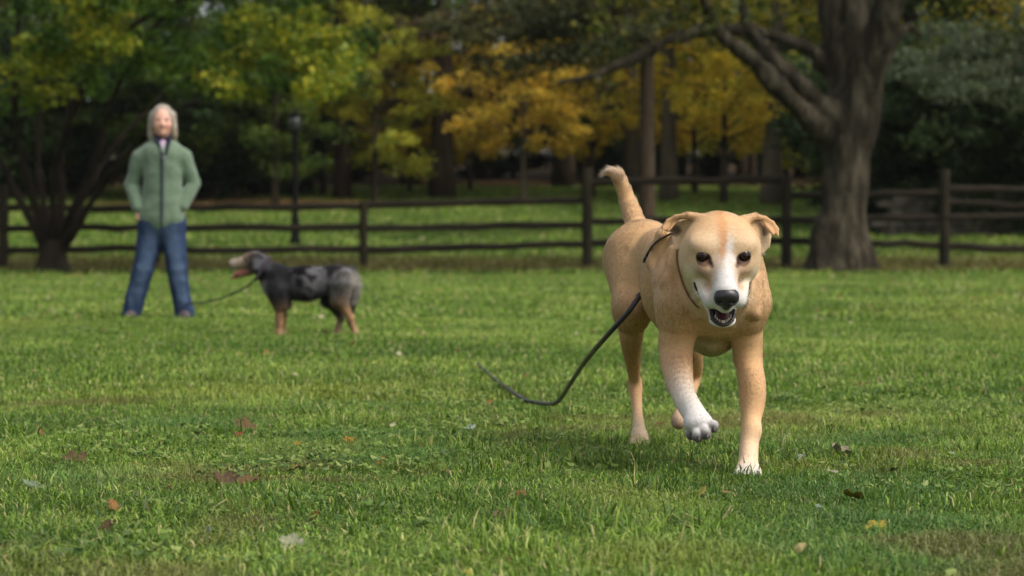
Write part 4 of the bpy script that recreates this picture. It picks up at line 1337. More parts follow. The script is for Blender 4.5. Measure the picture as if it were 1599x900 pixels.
    v, q = T.build(.0008)
    link_mesh('teeth', np_mesh('teeth', v, q), mat_plain('tooth', srgb(190, 178, 158), rough=.3), root)
    # whiskers
    wr_ = np.random.default_rng(12)
    wmat = mat_plain('whisker', srgb(225, 220, 210), rough=.4)
    for s in (-1, 1):
        for i in range(9):
            p0 = H(s * wr_.uniform(.034, .047), wr_.uniform(.05, .095), wr_.uniform(-.066, -.040))
            dv = s * Rv * 1.0 + Fv * wr_.uniform(-.3, .5) + Uv * wr_.uniform(-.5, .2)
            Ln = wr_.uniform(.02, .04)
            pts = [p0 + dv * Ln * t - Uv * .3 * Ln * t * t for t in np.linspace(0, 1, 6)]
            v, q, t3 = tube(pts, np.linspace(.0003, .0001, 6), 4)
            link_mesh('whisker', np_mesh('whisker', v, [q, t3]), wmat, root)
    # claws
    cl = mat_plain('claw', srgb(60, 50, 46), rough=.4)
    for i, (tx, ty, tY) in enumerate(toes):
        p0 = at(tx + 1, ty + 3, tY - .012)
        pts = spline([p0, p0 + np.array([.001, -.007, -.004]), p0 + np.array([.002, -.011, -.011])], 6)
        v, q, t3 = tube(pts, np.linspace(.0028, .0006, 6), 8)
        link_mesh('claw', np_mesh('claw', v, [q, t3]), cl, root)
    for i, dx in enumerate((-0.024, -0.009, 0.008, 0.023)):
        p0 = at(1168, 742, 5.612) + np.array([dx, 0.008 * abs(i - 1.5) - .008, 0])
        pts = spline([p0, p0 + np.array([0, -.006, -.002]), p0 + np.array([0, -.011, -.007])], 6)
        v, q, t3 = tube(pts, np.linspace(.0028, .0006, 6), 8)
        link_mesh('claw', np_mesh('claw', v, [q, t3]), cl, root)
    return root, S, V, Q

dog_root, dog_S, dog_V, dog_Q = build_tan_dog()
# ---------------------------------------------------------------- the woman
def build_woman():
    Y = 17.4
    W = lambda x, y, dy=0: at(x, y, Y + dy)
    base = W(247, 500); base[2] = 0
    root = empty('person', tuple(base))
    tag(root, 'grey haired woman in sage green jacket and blue jeans standing with hands in her pockets', 'person')
    Xv, Yv, Zv = np.array([1., 0, 0]), np.array([0, 1., 0]), np.array([0, 0, 1.])
    skin = srgb(208, 158, 138)
    px = Y / FPX
    # body: one continuous figure
    S = Sculpt(); S.base_col = skin
    S.ell(W(254, 188, -.005), (.070, .092, .100), k=.02)                       # skull
    S.ell(W(254, 200, -.035), (.052, .058, .060), k=.03)                       # jaw
    S.ell(W(254, 208, -.070), (.022, .020, .018), k=.02)                       # chin
    S.cone(W(254, 189, -.088), W(254, 195, -.108), .007, .012, .012)            # nose
    for s in (-1, 1):
        S.ell(W(254 + s * 7.2, 196, -.070), (.020, .018, .018), k=.02)          # cheek
        S.ell(W(254 + s * 6.5, 188, -.098), (.011, .010, .006), k=.006, op='sub')
        S.ell(W(254 + s * 6.6, 184.8, -.083), (.016, .010, .006), k=.010)       # brow
        S.ell(W(254 + s * 15.2, 192, .005), (.010, .018, .030), k=.006)         # ear
    S.ell(W(254, 200.6, -.083), (.019, .010, .0045), k=.008)                     # lips
    S.cone(W(254, 205, .01), W(254, 224, .02), .052, .058, .03)                  # neck
    S.cone(W(238, 240, .02), W(270, 240, .02), .058, .058, .04)                  # shoulders
    S.chain([W(254, 245, .01), W(254, 290, .01), W(253, 318, .01), W(253, 340, .01)], [.105, .098, .105, .115], .06, None, Xv, 1.35)
    # arms: elbows out, hands resting in the jacket pockets
    arms = [((215, 238), (206, 288), (216, 324), -1), ((293, 238), (301, 287), (285, 318), 1)]
    for sh, el, wr, s in arms:
        hz = -.045 if s < 0 else .01
        S.chain([W(sh[0] - s * 5, sh[1] + 6, .02), W(*el, .05), W(*wr, -.03 if s < 0 else .0)], [.044, .038, .026], .02)
        S.ell(W(wr[0] + s * -1.0, wr[1] + 6, hz + .01), (.024, .030, .042), k=.02)
        for f in range(4):
            p0 = W(wr[0] - s * (1 + 1.5) + s * f * 1.7, wr[1] + 12, hz)
            S.chain([p0, p0 + np.array([-s * .004, -.004, -.026]), p0 + np.array([-s * .010, .004, -.046 + .004 * abs(f - 1.5)])], [.0095, .0088, .0075], .004)
        S.chain([W(wr[0] - s * 3, wr[1] + 5, hz - .01), W(wr[0] - s * 6.5, wr[1] + 11, hz - .02), W(wr[0] - s * 8, wr[1] + 15, hz - .015)], [.011, .010, .008], .006)
    legs = [((239, 345), (224, 418), (205, 488), -1), ((266, 345), (277, 420), (287, 488), 1)]
    for hp, kn, an, s in legs:
        S.chain([W(*hp, .01), W(*kn, -.01), W(*an, .04)], [.088, .056, .038], .04)
        S.cone(W(an[0], an[1] + 3, .05), W(an[0] + s * 2, an[1] + 8, -.12), .038, .030, .03)
    V, Q = S.build(.007)
    C = np.tile(skin, (len(V), 1))
    def dab(c, R, col, f=.8, soft=.6):
        nonlocal C
        d = np.linalg.norm((V - c) / np.array(R), axis=1)
        m = (sstep(1, soft, d) * f)[:, None]
        C = C * (1 - m) + np.asarray(col) * m
    dab(W(254, 200.8, -.09), (.026, .03, .008), srgb(170, 92, 86), .5)
    for s in (-1, 1):
        dab(W(254 + s * 6.5, 188, -.09), (.012, .03, .006), srgb(84, 62, 54), .8)
        dab(W(254 + s * 6.6, 184.5, -.09), (.018, .03, .004), srgb(120, 96, 80), .5)
        dab(W(254 + s * 8, 196, -.08), (.022, .03, .018), srgb(206, 128, 112), .6, .2)
    link_mesh('body', np_mesh('woman_body', V, Q, cols=C), mat_attr('skin', rough=.5, spec=.4, nscale=60, namt=.05), root)
    # eyes
    for s in (-1, 1):
        E = Sculpt(); E.ell(W(254 + s * 6.5, 188, -.080), (.0115, .0115, .0115), k=.001)
        v, q = E.build(.002)
        c = np.where((v[:, 1] < v[:, 1].min() + .004)[:, None], srgb(60, 70, 74), srgb(215, 210, 205))
        link_mesh('eye', np_mesh('woman_eye', v, q, cols=c), mat_attr('woman_eye', rough=.1, spec=.6), root)
    # jeans
    J = Sculpt()
    J.chain([W(253, 322, .01), W(253, 348, .01)], [.118, .128], .04, None, Xv, 1.25)
    for hp, kn, an, s in legs:
        J.chain([W(hp[0], hp[1], .01), W(kn[0], kn[1], -.012), W(an[0] + s * .0, an[1] + 2, .02)], [.104, .080, .072], .05)
        J.cone(W(an[0], an[1] - 4, .02), W(an[0], an[1] + 5, .02), .067, .076, .02)
    jn = lambda P: (np.abs(vnoise(P * np.array([1.7, 1, .6]), 9, 5)) * .009 + vnoise(P, 22, 6) * .003) * (1 + 1.2 * sstep(.45, .1, P[:, 2]))
    V, Q = J.build(.009, noise=jn)
    C = np.tile(srgb(44, 58, 84), (len(V), 1))
    for hp, kn, an, s in legs:                     # faded fronts of thigh and shin
        for (p_, q_) in ((W(hp[0], hp[1] + 15, -.1), W(*kn, -.1)), (W(*kn, -.1), W(an[0], an[1] - 18, -.08))):
            t = np.clip(((V - p_) @ (q_ - p_)) / ((q_ - p_) @ (q_ - p_)), 0, 1)
            d = np.linalg.norm((V - p_ - t[:, None] * (q_ - p_)) * np.array([1, .8, 1]), axis=1)
            m = (sstep(.075, .02, d + vnoise(V, 12, 3) * .012) * .4)[:, None]
            C = C * (1 - m) + srgb(88, 106, 130) * m
    jm = mat_attr('denim', rough=.9, spec=.1, nscale=18, namt=.22, bumpd=.004)
    link_mesh('jeans', np_mesh('jeans', V, Q, cols=C), jm, root)
    # jacket
    K = Sculpt()
    K.cone(W(240, 240, .02), W(268, 240, .02), .080, .080, .06)
    K.chain([W(254, 245, .0), W(254, 285, .0), W(254, 318, .0), W(253, 338, .0)], [.118, .114, .124, .138], .05, None, Xv, 1.22)
    for sh, el, wr, s in arms:
        K.chain([W(sh[0] - s * 6, sh[1] + 10, .02), W(el[0], el[1], .05), W(wr[0], wr[1] - (0 if s < 0 else -3), -.03)], [.070, .052, .045], .035)
    K.cone(W(254, 226, .03), W(254, 216, .035), .082, .080, .03)              # collar
    K.ell(W(254, 211, -.03), (.066, .10, .062), k=.015, op='sub')
    K.cone(W(254, 214, -.10), W(256, 240, -.13), .045, .008, .02, op='sub')
    K.cone(W(253, 350, .0), W(253, 372, .0), .35, .35, .008, op='sub') if False else None
    kn_ = lambda P: np.abs(vnoise(P * np.array([1.3, 1, .9]), 8, 15)) * .011 + vnoise(P, 20, 16) * .003 - .004
    V, Q = K.build(.009, noise=kn_)
    C = np.tile(srgb(98, 116, 96), (len(V), 1))
    m = (sstep(.010, .006, np.abs(V[:, 0] - W(255, 0)[0] - .0)) * (V[:, 1] < Y) * (V[:, 2] < W(0, 238)[2]))[:, None]
    C = C * (1 - m) + srgb(44, 56, 56) * m
    for s in (-1, 1):                              # chest seam and pocket edge
        a, b = W(254 + s * 20, 300, -.15), W(254 + s * 31, 328, -.12)
        t = np.clip(((V - a) @ (b - a)) / ((b - a) @ (b - a)), 0, 1)
        d = np.linalg.norm((V - a - t[:, None] * (b - a)) * np.array([1, .3, 1]), axis=1)
        m = (sstep(.010, .005, d) * .6)[:, None]
        C = C * (1 - m) + srgb(60, 80, 66) * m
    jk = mat_attr('fleece', rough=.95, spec=.05, nscale=30, namt=.12, bumpd=.004, sheen=.3)
    link_mesh('jacket', np_mesh('jacket', V, Q, cols=C), jk, root)
    # zip and dark inner collar, shirt
    Zp = Sculpt()
    Zp.chain([W(255, 240, -.135), W(255, 290, -.150), W(254, 340, -.160)], [.006, .006, .006], .003)
    v, q = Zp.build(.004)
    link_mesh('zip', np_mesh('zip', v, q), mat_plain('zip_dark', srgb(48, 56, 58), rough=.5), root)
    Cn = Sculpt()
    Cn.cone(W(254, 228, .015), W(254, 214, .02), .070, .068, .02)
    Cn.cone(W(243, 214, -.055), W(252, 240, -.115), .014, .012, .02)
    Cn.cone(W(266, 214, -.055), W(259, 240, -.115), .014, .012, .02)
    Cn.cone(W(254, 212, -.10), W(255, 244, -.13), .028, .006, .02, op='sub')
    v, q = Cn.build(.006)
    link_mesh('inner_collar', np_mesh('inner_collar', v, q), mat_plain('navy_lining', srgb(22, 26, 44), rough=.9), root)
    Sh = Sculpt(); Sh.cone(W(254, 224, -.05), W(255, 246, -.10), .026, .022, .02)
    v, q = Sh.build(.006)
    link_mesh('shirt', np_mesh('shirt', v, q), mat_plain('shirt_lilac', srgb(176, 150, 176), rough=.9), root)
    # hair, chin length to the shoulders, parted
    Hh = Sculpt()
    Hh.ell(W(254, 185, .016), (.082, .098, .104), k=.02)
    for s in (-1, 1):
        Hh.chain([W(254 + s * 15, 180, .0), W(254 + s * 17, 198, .0), W(254 + s * 18, 211, .01), W(254 + s * 19.5, 222, .01)], [.028, .026, .024, .006], .02)
        Hh.chain([W(254 + s * 9, 195, .07), W(254 + s * 13, 218, .06)], [.05, .035], .03)
    Hh.ell(W(254, 193, -.085), (.060, .075, .074), k=.018, op='sub')
    Hh.ell(W(254, 208, -.060), (.058, .09, .070), k=.02, op='sub')
    V, Q = Hh.build(.006, noise=lambda P: vnoise(P * np.array([1, 1, .18]), 70, 4) * .003)
    C = np.tile(srgb(146, 136, 122), (len(V), 1)) * (1 + .45 * vnoise(V * np.array([1, 1, .15]), 90, 6))[:, None]
    lo = sstep(W(0, 196)[2], W(0, 218)[2], V[:, 2])[:, None]
    C = C * (1 - .4 * lo) + srgb(150, 124, 92) * .4 * lo
    link_mesh('hair', np_mesh('hair', V, Q, cols=C), mat_attr('hair_grey', rough=.5, spec=.4, nscale=50, namt=.15), root)
    for hp, kn, an, s in legs:
        F = Sculpt()
        F.cone(W(an[0], an[1] + 5, .03), W(an[0] + s * 1.5, an[1] + 7, -.13), .046, .040, .03)
        F.cone(W(an[0], an[1] + 8, .04), W(an[0] + s * 1.5, an[1] + 10, -.13), .042, .038, .01)
        v, q = F.build(.007)
        v[:, 2] = np.maximum(v[:, 2], .002)
        link_mesh('shoe', np_mesh('shoe', v, q), mat_plain('shoe_brown', srgb(74, 62, 62), rough=.7), root)
build_woman()

# ---------------------------------------------------------------- the black and grey shaggy dog
def build_merle_dog():
    Y = 14.1
    W = lambda x, y, dy=0: at(x, y, Y + dy)
    base = W(480, 527); base[2] = 0
    root = empty('dog', tuple(base))
    tag(root, 'shaggy black and grey dog with tan legs standing side on, tongue out, near the woman', 'dog')
    rng = np.random.default_rng(8)
    BLK, GRY, LGT, TN, TNL, WH = srgb(16, 16, 20), srgb(46, 46, 50), srgb(104, 98, 92), srgb(176, 136, 98), srgb(184, 156, 124), srgb(196, 186, 168)
    S = Sculpt(); S.base_col = BLK
    Yv, Xv = np.array([0, 1., 0]), np.array([1., 0, 0])
    S.cone(W(432, 441), W(476, 443), .084, .082, .04, BLK, Yv, .82, flow=(1, 0, -.7))
    S.cone(W(476, 441), W(520, 435), .078, .062, .04, BLK, Yv, .85, flow=(1, 0, -.8))
    S.ell(W(527, 438), (.070, .062, .074), k=.04, col=GRY, flow=(.6, 0, -.8))
    S.cone(W(425, 431), W(402, 413), .068, .048, .04, GRY, Yv, .85, flow=(.7, 0, -.8))
    # head: mouth open, facing left
    S.ell(W(397, 408, -.0), (.058, .055, .055), k=.03, col=GRY, flow=(1, 0, -.2))
    S.cone(W(386, 408), W(363, 412), .033, .023, .02, srgb(160, 122, 86), flow=(1, 0, 0))
    S.cone(W(382, 412), W(365, 415), .027, .020, .012, WH, flow=(1, 0, 0))
    S.cone(W(390, 424), W(370, 431), .022, .012, .012, srgb(150, 110, 90), flow=(1, 0, 0))
    S.ell(W(384, 401), (.014, .030, .010), k=.015, col=TN, flow=(1, 0, 0))
    for dy in (-.052, .052):
        S.tri(W(392, 401, dy * .8), W(402, 404, dy * .9), W(400, 424, dy * 1.25), .009, .012, BLK, flow=(.2, 0, -1))
    # legs; the near pair towards the camera
    for dy, dx in ((-.055, 0), (.055, 5)):
        S.chain([W(430 + dx, 450, dy), W(436 + dx, 474, dy)], [.055, .034], .03, BLK if dx else GRY, Xv, 1.1, )
        S.chain([W(436 + dx, 474, dy), W(436 + dx, 500, dy), W(436 + dx, 518, dy)], [.027, .018, .015], .02, TN, Xv)
        S.cone(W(436 + dx, 520, dy), W(431 + dx, 524, dy), .020, .018, .012, TNL)
    for dy, kx, hx, fx, c1 in ((-.055, 535, 547, 554, TN), (.055, 522, 532, 527, GRY)):
        S.cone(W(533, 440, dy * .8), W(kx - 5, 468, dy), .066, .044, .03, LGT if dy < 0 else GRY, flow=(.4, 0, -1))
        S.chain([W(kx - 5, 468, dy), W(hx - 3, 492, dy), W(hx, 497, dy)], [.040, .020, .018], .02, GRY if dy > 0 else TN)
        S.chain([W(hx, 497, dy), W(fx, 517, dy)], [.017, .015], .01, c1 if dy < 0 else TNL)
        S.cone(W(fx, 519, dy), W(fx - 4, 524, dy), .018, .015, .01, TNL)
    tp = spline([W(545, 425), W(554, 440), W(552, 465), W(546, 490), W(547, 508)], 8)
    S.chain(list(tp), [.028, .026, .026, .024, .022, .02, .016, .010], .02, BLK)
    V, Q = S.build(.0065)
    C, Fl = S.paint(V, .015)
    n = vnoise(V, 24, 2) + 1.0 * vnoise(V, 50, 3)
    px_ = V[:, 0] / Y * FPX + 799.5
    pz = V[:, 2]
    patch = sstep(.0, .35, n) * sstep(440, 480, px_) * (pz > .26)
    C = C * (1 - .6 * patch[:, None]) + srgb(160, 158, 160) * .6 * patch[:, None]
    hd = sstep(425, 405, px_) * sstep(-.3, .3, n) * (pz > .4)
    C = C * (1 - .6 * hd[:, None]) + srgb(128, 128, 134) * .6 * hd[:, None]
    rp = sstep(538, 549, px_) * (pz > .2) * sstep(.42, .36, pz) * .6
    C = C * (1 - rp[:, None]) + srgb(176, 168, 156) * rp[:, None]
    ch = sstep(424, 410, px_) * sstep(.36, .30, pz) * .8
    C = C * (1 - ch[:, None]) + WH * ch[:, None]
    mz = sstep(384, 376, px_) * (pz > .36)
    C = C * (1 - .3 * mz[:, None]) + WH * .3 * mz[:, None]
    C = np.clip(C, .004, .9)
    body = link_mesh('body', np_mesh('merle_body', V, Q, cols=C), mat_attr('merle_skin', rough=.8, spec=.1, nscale=40, namt=.2), root)
    def lenf(P):
        x = P[:, 0] / Y * FPX + 799.5
        f = .35 + .65 * sstep(395, 430, x)
        f = f * (.35 + .65 * sstep(.15, .28, P[:, 2]))
        belly = sstep(.36, .27, P[:, 2]) * sstep(425, 440, x) * sstep(512, 500, x)
        return f * (1 + .7 * belly)
    make_fur('fur', V, Q, C, Fl, 60000, .034, .0011, mat_fur('merle_fur', .35, .15), root, rng, clump=.022, lift=.5, jitter=.3, lenf=lenf, segs=4, curl=.12, colvar=.35)
    T = Sculpt()
    T.cone(W(382, 424), W(370, 428), .016, .014, .01, None, Yv, 1.4)
    T.cone(W(370, 428), W(364, 435), .011, .009, .01, None, Yv, 1.3)
    v, q = T.build(.003)
    link_mesh('tongue', np_mesh('merle_tongue', v, q), mat_plain('tongue_red', srgb(140, 74, 68), rough=.35), root)
    N = Sculpt(); N.ell(W(359.5, 413), (.013, .016, .012), k=.01)
    v, q = N.build(.003)
    link_mesh('nose', np_mesh('merle_nose', v, q), mat_plain('nose_black', srgb(24, 22, 24), rough=.35), root)
    for dy in (-.040, .040):
        N = Sculpt(); N.ell(W(384.5, 406, dy), (.008, .006, .007), k=.01)
        v, q = N.build(.002)
        link_mesh('eye', np_mesh('merle_eye', v, q), mat_plain('merle_eye', srgb(30, 20, 14), rough=.1), root)
    # collar
    cpts = [W(410, 420) + .080 * (math.cos(a) * Yv * .85 + math.sin(a) * unit(np.array([.5, 0, .85]))) for a in np.linspace(0, 2 * math.pi, 25)]
    v, q, t = tube(cpts, [.008] * 25, 6, cap=False)
    link_mesh('collar', np_mesh('merle_collar', v, q), mat_plain('collar_purple', srgb(60, 46, 62), rough=.8), root)
build_merle_dog()
# ---------------------------------------------------------------- leashes
def strap(name, label, pts, w, th, mat, n=90):
    P = spline(pts, n)
    v, q, t = tube(P, [th] * n, 8, ratio=w / th)
    o = link_mesh(name, np_mesh(name, v, [q, t]), mat)
    tag(o, label, 'leash')
    return o
LEASH_M = mat_noise('leash_leather', srgb(24, 19, 22), srgb(58, 48, 50), scale=60, rough=.45, spec=.5)
proj = np.stack([dog_V[:, 0], dog_V[:, 2]], 1)
_d = dog_V - np.array([0, 0, CAMH])
_ey = _d[:, 1] * math.cos(PITCH) - _d[:, 2] * math.sin(PITCH)
_ez = _d[:, 1] * math.sin(PITCH) + _d[:, 2] * math.cos(PITCH)
dog_px = 799.5 + FPX * _d[:, 0] / _ey
dog_py = 450 - FPX * _ez / _ey
def surf(px, py, lift=.006, far=5.75):
    """point on the tan dog's coat where the photograph shows this pixel"""
    m = (np.abs(dog_px - px) < 2.5) & (np.abs(dog_py - py) < 2.5) & (dog_V[:, 1] > far)
    if not m.any(): return at(px, py, 6.0)
    Y = dog_V[m, 1].min()
    return at(px, py, Y - lift)
def build_leash():
    on = [surf(x, y) for x, y in ((1050, 364), (1040, 369), (1032, 373), (1024, 379), (1017, 387))]
    Yb = on[-1][1]
    thin = on + [surf(1011, 397), surf(1006, 408, .002), at(1006, 424, 6.22), at(1004, 445, 6.22), at(999, 462, 6.16)]
    pts = [at(1000, 461, 6.16), at(995, 468, 6.12), at(978, 491, 6.12), at(950, 522, 6.2), at(915, 563, 6.6), at(890, 600, 7.1), at(870, 628, 7.55),
                at(848, 640.5, 7.86), at(820, 637, 8.02), at(795, 620, 8.55), at(768, 598, 9.4), at(746, 574, 10.55)]
    pts[-5:] = [np.array([p[0], p[1], float(ground_z(p[0], p[1])) + h_]) for p, h_ in zip(pts[-5:], (.024, .026, .028, .027, .022))]
    lead = strap('leash', 'black leather leash trailing from the tan dog into the grass', pts, .0075, .0060, LEASH_M, 160)
    P = spline(thin, 60)
    v, q, t = tube(P, [.0024] * 60, 8, ratio=1.6)
    link_mesh('thin_cord', np_mesh('thin_cord', v, [q, t]), LEASH_M, lead)
    v, q, t = tube(spline(pts, 160)[:9], [.0085] * 9, 10, ratio=1.1)
    link_mesh('stitched_sleeve', np_mesh('stitched_sleeve', v, [q, t]), LEASH_M, lead)
    # the wider stitched sleeve where it leaves the dog's flank
build_leash()
strap('leash', 'thin dark green leash hanging from the shaggy dog towards the woman', [at(408, 424, 14.02), at(398, 436, 13.98), at(388, 446, 14.0), at(370, 456, 14.1), at(345, 466, 14.6), at(320, 472, 15.6), at(300, 474, 16.9), at(280, 478, 17.8)], .006, .004, mat_plain('leash_green', srgb(14, 24, 14), rough=.8), 60)

# collar of the tan dog: a ring fitted round the neck
def build_collar():
    c = at(1124, 425, 5.66); ax = unit(np.array([-.05, 1.0, -.22]))
    u = unit(np.cross(ax, (0, 0, 1.))); v = np.cross(u, ax)
    d = dog_V - c
    t = d @ ax
    m = np.abs(t) < .006
    a = np.arctan2(d[m] @ v, d[m] @ u); r = np.linalg.norm(d[m] - (d[m] @ ax)[:, None] * ax, axis=1)
    bins = np.linspace(-math.pi, math.pi, 49)
    pts = []
    for i in range(48):
        s = (a >= bins[i]) & (a < bins[i + 1]) & (r < .14)
        pts.append(np.percentile(r[s], 90) if s.any() else .1)
    pts = np.array(pts); k = np.array([pts[(i + j) % 48] for i in range(48) for j in (-2, -1, 0, 1, 2)]).reshape(48, 5).mean(1)
    ang = (bins[:-1] + bins[1:]) / 2
    P = [c + (r_ + (.0025 if math.cos(x) * np.sign(u[0]) < -.5 else -.004)) * (math.cos(x) * u + math.sin(x) * v) for x, r_ in zip(ang, k)]
    P.append(P[0]); 
    vv, q, t3 = tube(P, [.0022] * 49, 8, u_ref=tuple(ax), cap=False, ratio=1.0)
    cc = np.array(P).mean(0)
    link_mesh('collar', np_mesh('tan_collar', vv, q), mat_plain('collar_brown', srgb(120, 80, 52), rough=.6), dog_root)
build_collar()

# ---------------------------------------------------------------- fallen leaves
def leaf_mesh(name, seed, lobes, curl, length=1.0):
    """one dry leaf: lobed outline, raised veins, curled blade with a stalk"""
    rng = np.random.default_rng(seed)
    nr, na = 7, 40
    V = [(0, 0, 0)]
    for i in range(1, nr + 1):
        for j in range(na):
            a = 2 * math.pi * j / na
            R = .5 * (1 + .28 * abs(math.cos(a * lobes / 2)) ** .7 - .22) * (1 + .06 * math.sin(a * 13 + seed))
            r = R * i / nr
            x, y = r * math.cos(a) * length, r * math.sin(a)
            vein = .012 * math.cos(a * lobes) * i / nr
            z = curl * (x * x * 1.2 - .25 * y * y + .35 * x * y + .5 * abs(y) ** 1.5) + vein + .03 * math.sin(a * 5 + seed) * (i / nr) ** 2
            V.append((x, y, z))
    T = [(0, 1 + j, 1 + (j + 1) % na) for j in range(na)]
    Q = []
    for i in range(nr - 1):
        for j in range(na):
            a0 = 1 + i * na + j; a1 = 1 + i * na + (j + 1) % na
            Q.append((a0, a0 + na, a1 + na, a1))
    V = np.array(V)
    # stalk
    sv, sq, st = tube([V[0] + np.array([-.02, 0, .01]), np.array([-.45, .02, .06]), np.array([-.8, .10, .12])], [.014, .011, .014], 5)
    n0 = len(V)
    V = np.vstack([V, sv])
    return np_mesh(name, V, [np.array(Q), np.vstack([np.array(T), st + n0]), sq + n0])
def leaf_mat(name, c):
    c = np.asarray(c)
    c = c * np.array([.72, .84, .84]) + c.mean() * np.array([.05, .05, .03])
    m = mat_noise(name, c * .6, np.minimum(c * 1.05, .9), scale=5, rough=.75, bumpd=.02, bump_scale=9, spec=.25)
    return m
LM = {}
def fallen_leaf(px, py, wpx, col, label, lobes=5, curl=.6, tilt=.35, rot=None, seed=None, sy=1.0):
    Y = .54 * FPX / (py - 383)
    rng = np.random.default_rng(seed or int(px * 7 + py))
    s = wpx * Y / FPX * .88
    me = leaf_mesh('leaf', int(px + py), lobes, curl)
    key = tuple(np.round(col, 3))
    if key not in LM: LM[key] = leaf_mat('dry_leaf', col)
    me.materials.append(LM[key])
    o = bpy.data.objects.new('fallen_leaf', me); COL.objects.link(o)
    x = at(px, py, Y)[0]
    o.location = (x, Y - .01, float(ground_z(x, Y)) + .011 + .05 * s)
    o.rotation_euler = (tilt * rng.uniform(.5, 1.2), rng.normal(0, .25), rot if rot is not None else rng.uniform(0, 6.28))
    o.scale = (s, s * sy, s)
    tag(o, label, 'fallen leaf', 'fallen leaves on the lawn')
BRNL, PALE, WHL, RED, ORG, YLW, GGR = srgb(150, 112, 84), srgb(176, 152, 126), srgb(206, 204, 192), srgb(142, 72, 46), srgb(184, 112, 54), srgb(196, 168, 62), srgb(148, 162, 128)
L_ = [(1312, 719, 46, PALE, 'large pale brown curled leaf lying right of the tan dog planted paw', 5, 1.0, .7),
      (1250, 723, 18, WHL, 'small white leaf between the planted paw and the large pale leaf', 3, .8, 1.0),
      (1487, 717, 14, WHL, 'tiny white leaf beside a brown one at the right of the lawn', 3, .5, .8),
      (1497, 714, 15, srgb(110, 66, 44), 'small brown leaf touching a tiny white one at the right of the lawn', 5, .6, .6),
      (352, 762, 44, srgb(122, 90, 66), 'brown crumpled leaf, left one of the two long brown leaves at left', 5, 1.1, .6),
      (388, 762, 40, srgb(140, 100, 62), 'brown leaf touching the right side of a crumpled brown one', 5, .6, .3),
      (170, 840, 46, srgb(128, 94, 62), 'round reddish brown leaf, blurred in the left foreground', 5, .6, 1.1),
      (598, 728, 26, ORG, 'bright orange leaf standing in the grass left of centre', 5, .5, .9),
      (455, 862, 44, srgb(196, 186, 150), 'pale beige leaf blurred at the bottom, left of centre', 5, .6, .9),
      (1366, 834, 40, YLW, 'bright yellow leaf in the right foreground', 5, .4, .35),
      (1332, 786, 44, srgb(176, 150, 56), 'dull yellow brown leaf above the bright yellow one', 5, .4, .25),
      (1278, 802, 14, WHL, 'little whitish leaf left of the dull yellow one', 3, .5, .8),
      (118, 726, 44, srgb(116, 88, 56), 'reddish brown leaf lying flat at the left below the spreading tree', 5, .5, .35),
      (66, 686, 18, srgb(196, 128, 78), 'small orange brown leaf near the left edge of the lawn', 5, .6, .9),
      (52, 770, 44, GGR, 'pale grey green leaf near the left edge of the foreground', 5, .5, .4),
      (786, 822, 52, srgb(150, 122, 86), 'light brown torn leaf in the bottom middle of the lawn', 5, .7, .4),
      (384, 673, 40, srgb(124, 94, 58), 'rust brown leaf below the shaggy dog', 5, .4, .35),
      (374, 686, 16, srgb(176, 96, 60), 'little rust leaf just under the rust brown one below the shaggy dog', 3, .4, .6),
      (546, 694, 22, srgb(206, 150, 50), 'small orange yellow leaf left of the bright orange one', 5, .4, .5),
      (465, 700, 12, srgb(214, 160, 56), 'tiny yellow orange leaf between rust leaf and orange yellow leaf', 3, .4, .8),
      (734, 675, 22, WHL, 'whitish flat leaf below the end of the black leash', 5, .4, .3),
      (326, 838, 16, srgb(225, 225, 205), 'small creamy white leaf upright in the left foreground', 3, .5, 1.2),
      (184, 806, 42, srgb(184, 116, 62), 'orange brown narrow leaf above the round reddish one', 3, .5, .3),
      (1345, 606, 24, srgb(150, 104, 52), 'orange brown leaf in mid lawn right of the tan dog', 5, .4, .4),
      (1376, 606, 10, srgb(220, 205, 160), 'pale speck of a leaf right of the orange brown leaf', 3, .4, .9),
      (1559, 632, 11, srgb(206, 120, 96), 'small pinkish leaf near the right edge of the lawn', 3, .4, .9),
      (1351, 605, 9, srgb(90, 50, 36), 'dark brown leaf tip beside the orange brown leaf', 3, .4, .8),
      (145, 664, 14, srgb(200, 130, 90), 'tiny salmon coloured leaf at the left', 3, .4, 1.0),
      (176, 650, 12, srgb(216, 190, 160), 'tiny cream leaf right above the salmon coloured one', 3, .4, 1.0),
      (492, 818, 26, ORG, 'blurred orange leaf at the bottom left of centre', 5, .5, .7),
      (460, 742, 34, srgb(160, 130, 66), 'yellowish brown leaf above the pale beige one', 5, .5, .4),
      (792, 888, 20, srgb(188, 132, 92), 'salmon brown leaf at the very bottom middle', 5, .5, .9),
      (6, 864, 20, srgb(184, 118, 76), 'orange brown leaf cut by the left photo edge', 5, .5, .6),
      (803, 664, 12, ORG, 'tiny orange leaf below the low bend of the black leash', 3, .4, .8),
      (820, 650, 9, srgb(200, 110, 60), 'tiny red orange leaf touching the low bend of the black leash', 3, .4, .8),
      (358, 497, 10, srgb(214, 190, 120), 'pale yellow leaf on the lawn left of the shaggy dog paws', 3, .4, .9),
      (1395, 742, 20, srgb(140, 110, 80), 'light brown small leaf right of the large pale one', 5, .4, .4),
      (1300, 745, 18, srgb(206, 190, 160), 'pale fragment of leaf just below the large pale leaf', 3, .4, .4),
      (700, 745, 14, srgb(150, 112, 78), 'small brown leaf in the grass at the picture centre', 3, .4, .6)]
for (px_, py_, w_, c_, lab, lo_, cu_, ti_) in L_:
    fallen_leaf(px_, py_, w_, c_, lab, lo_, cu_, ti_)

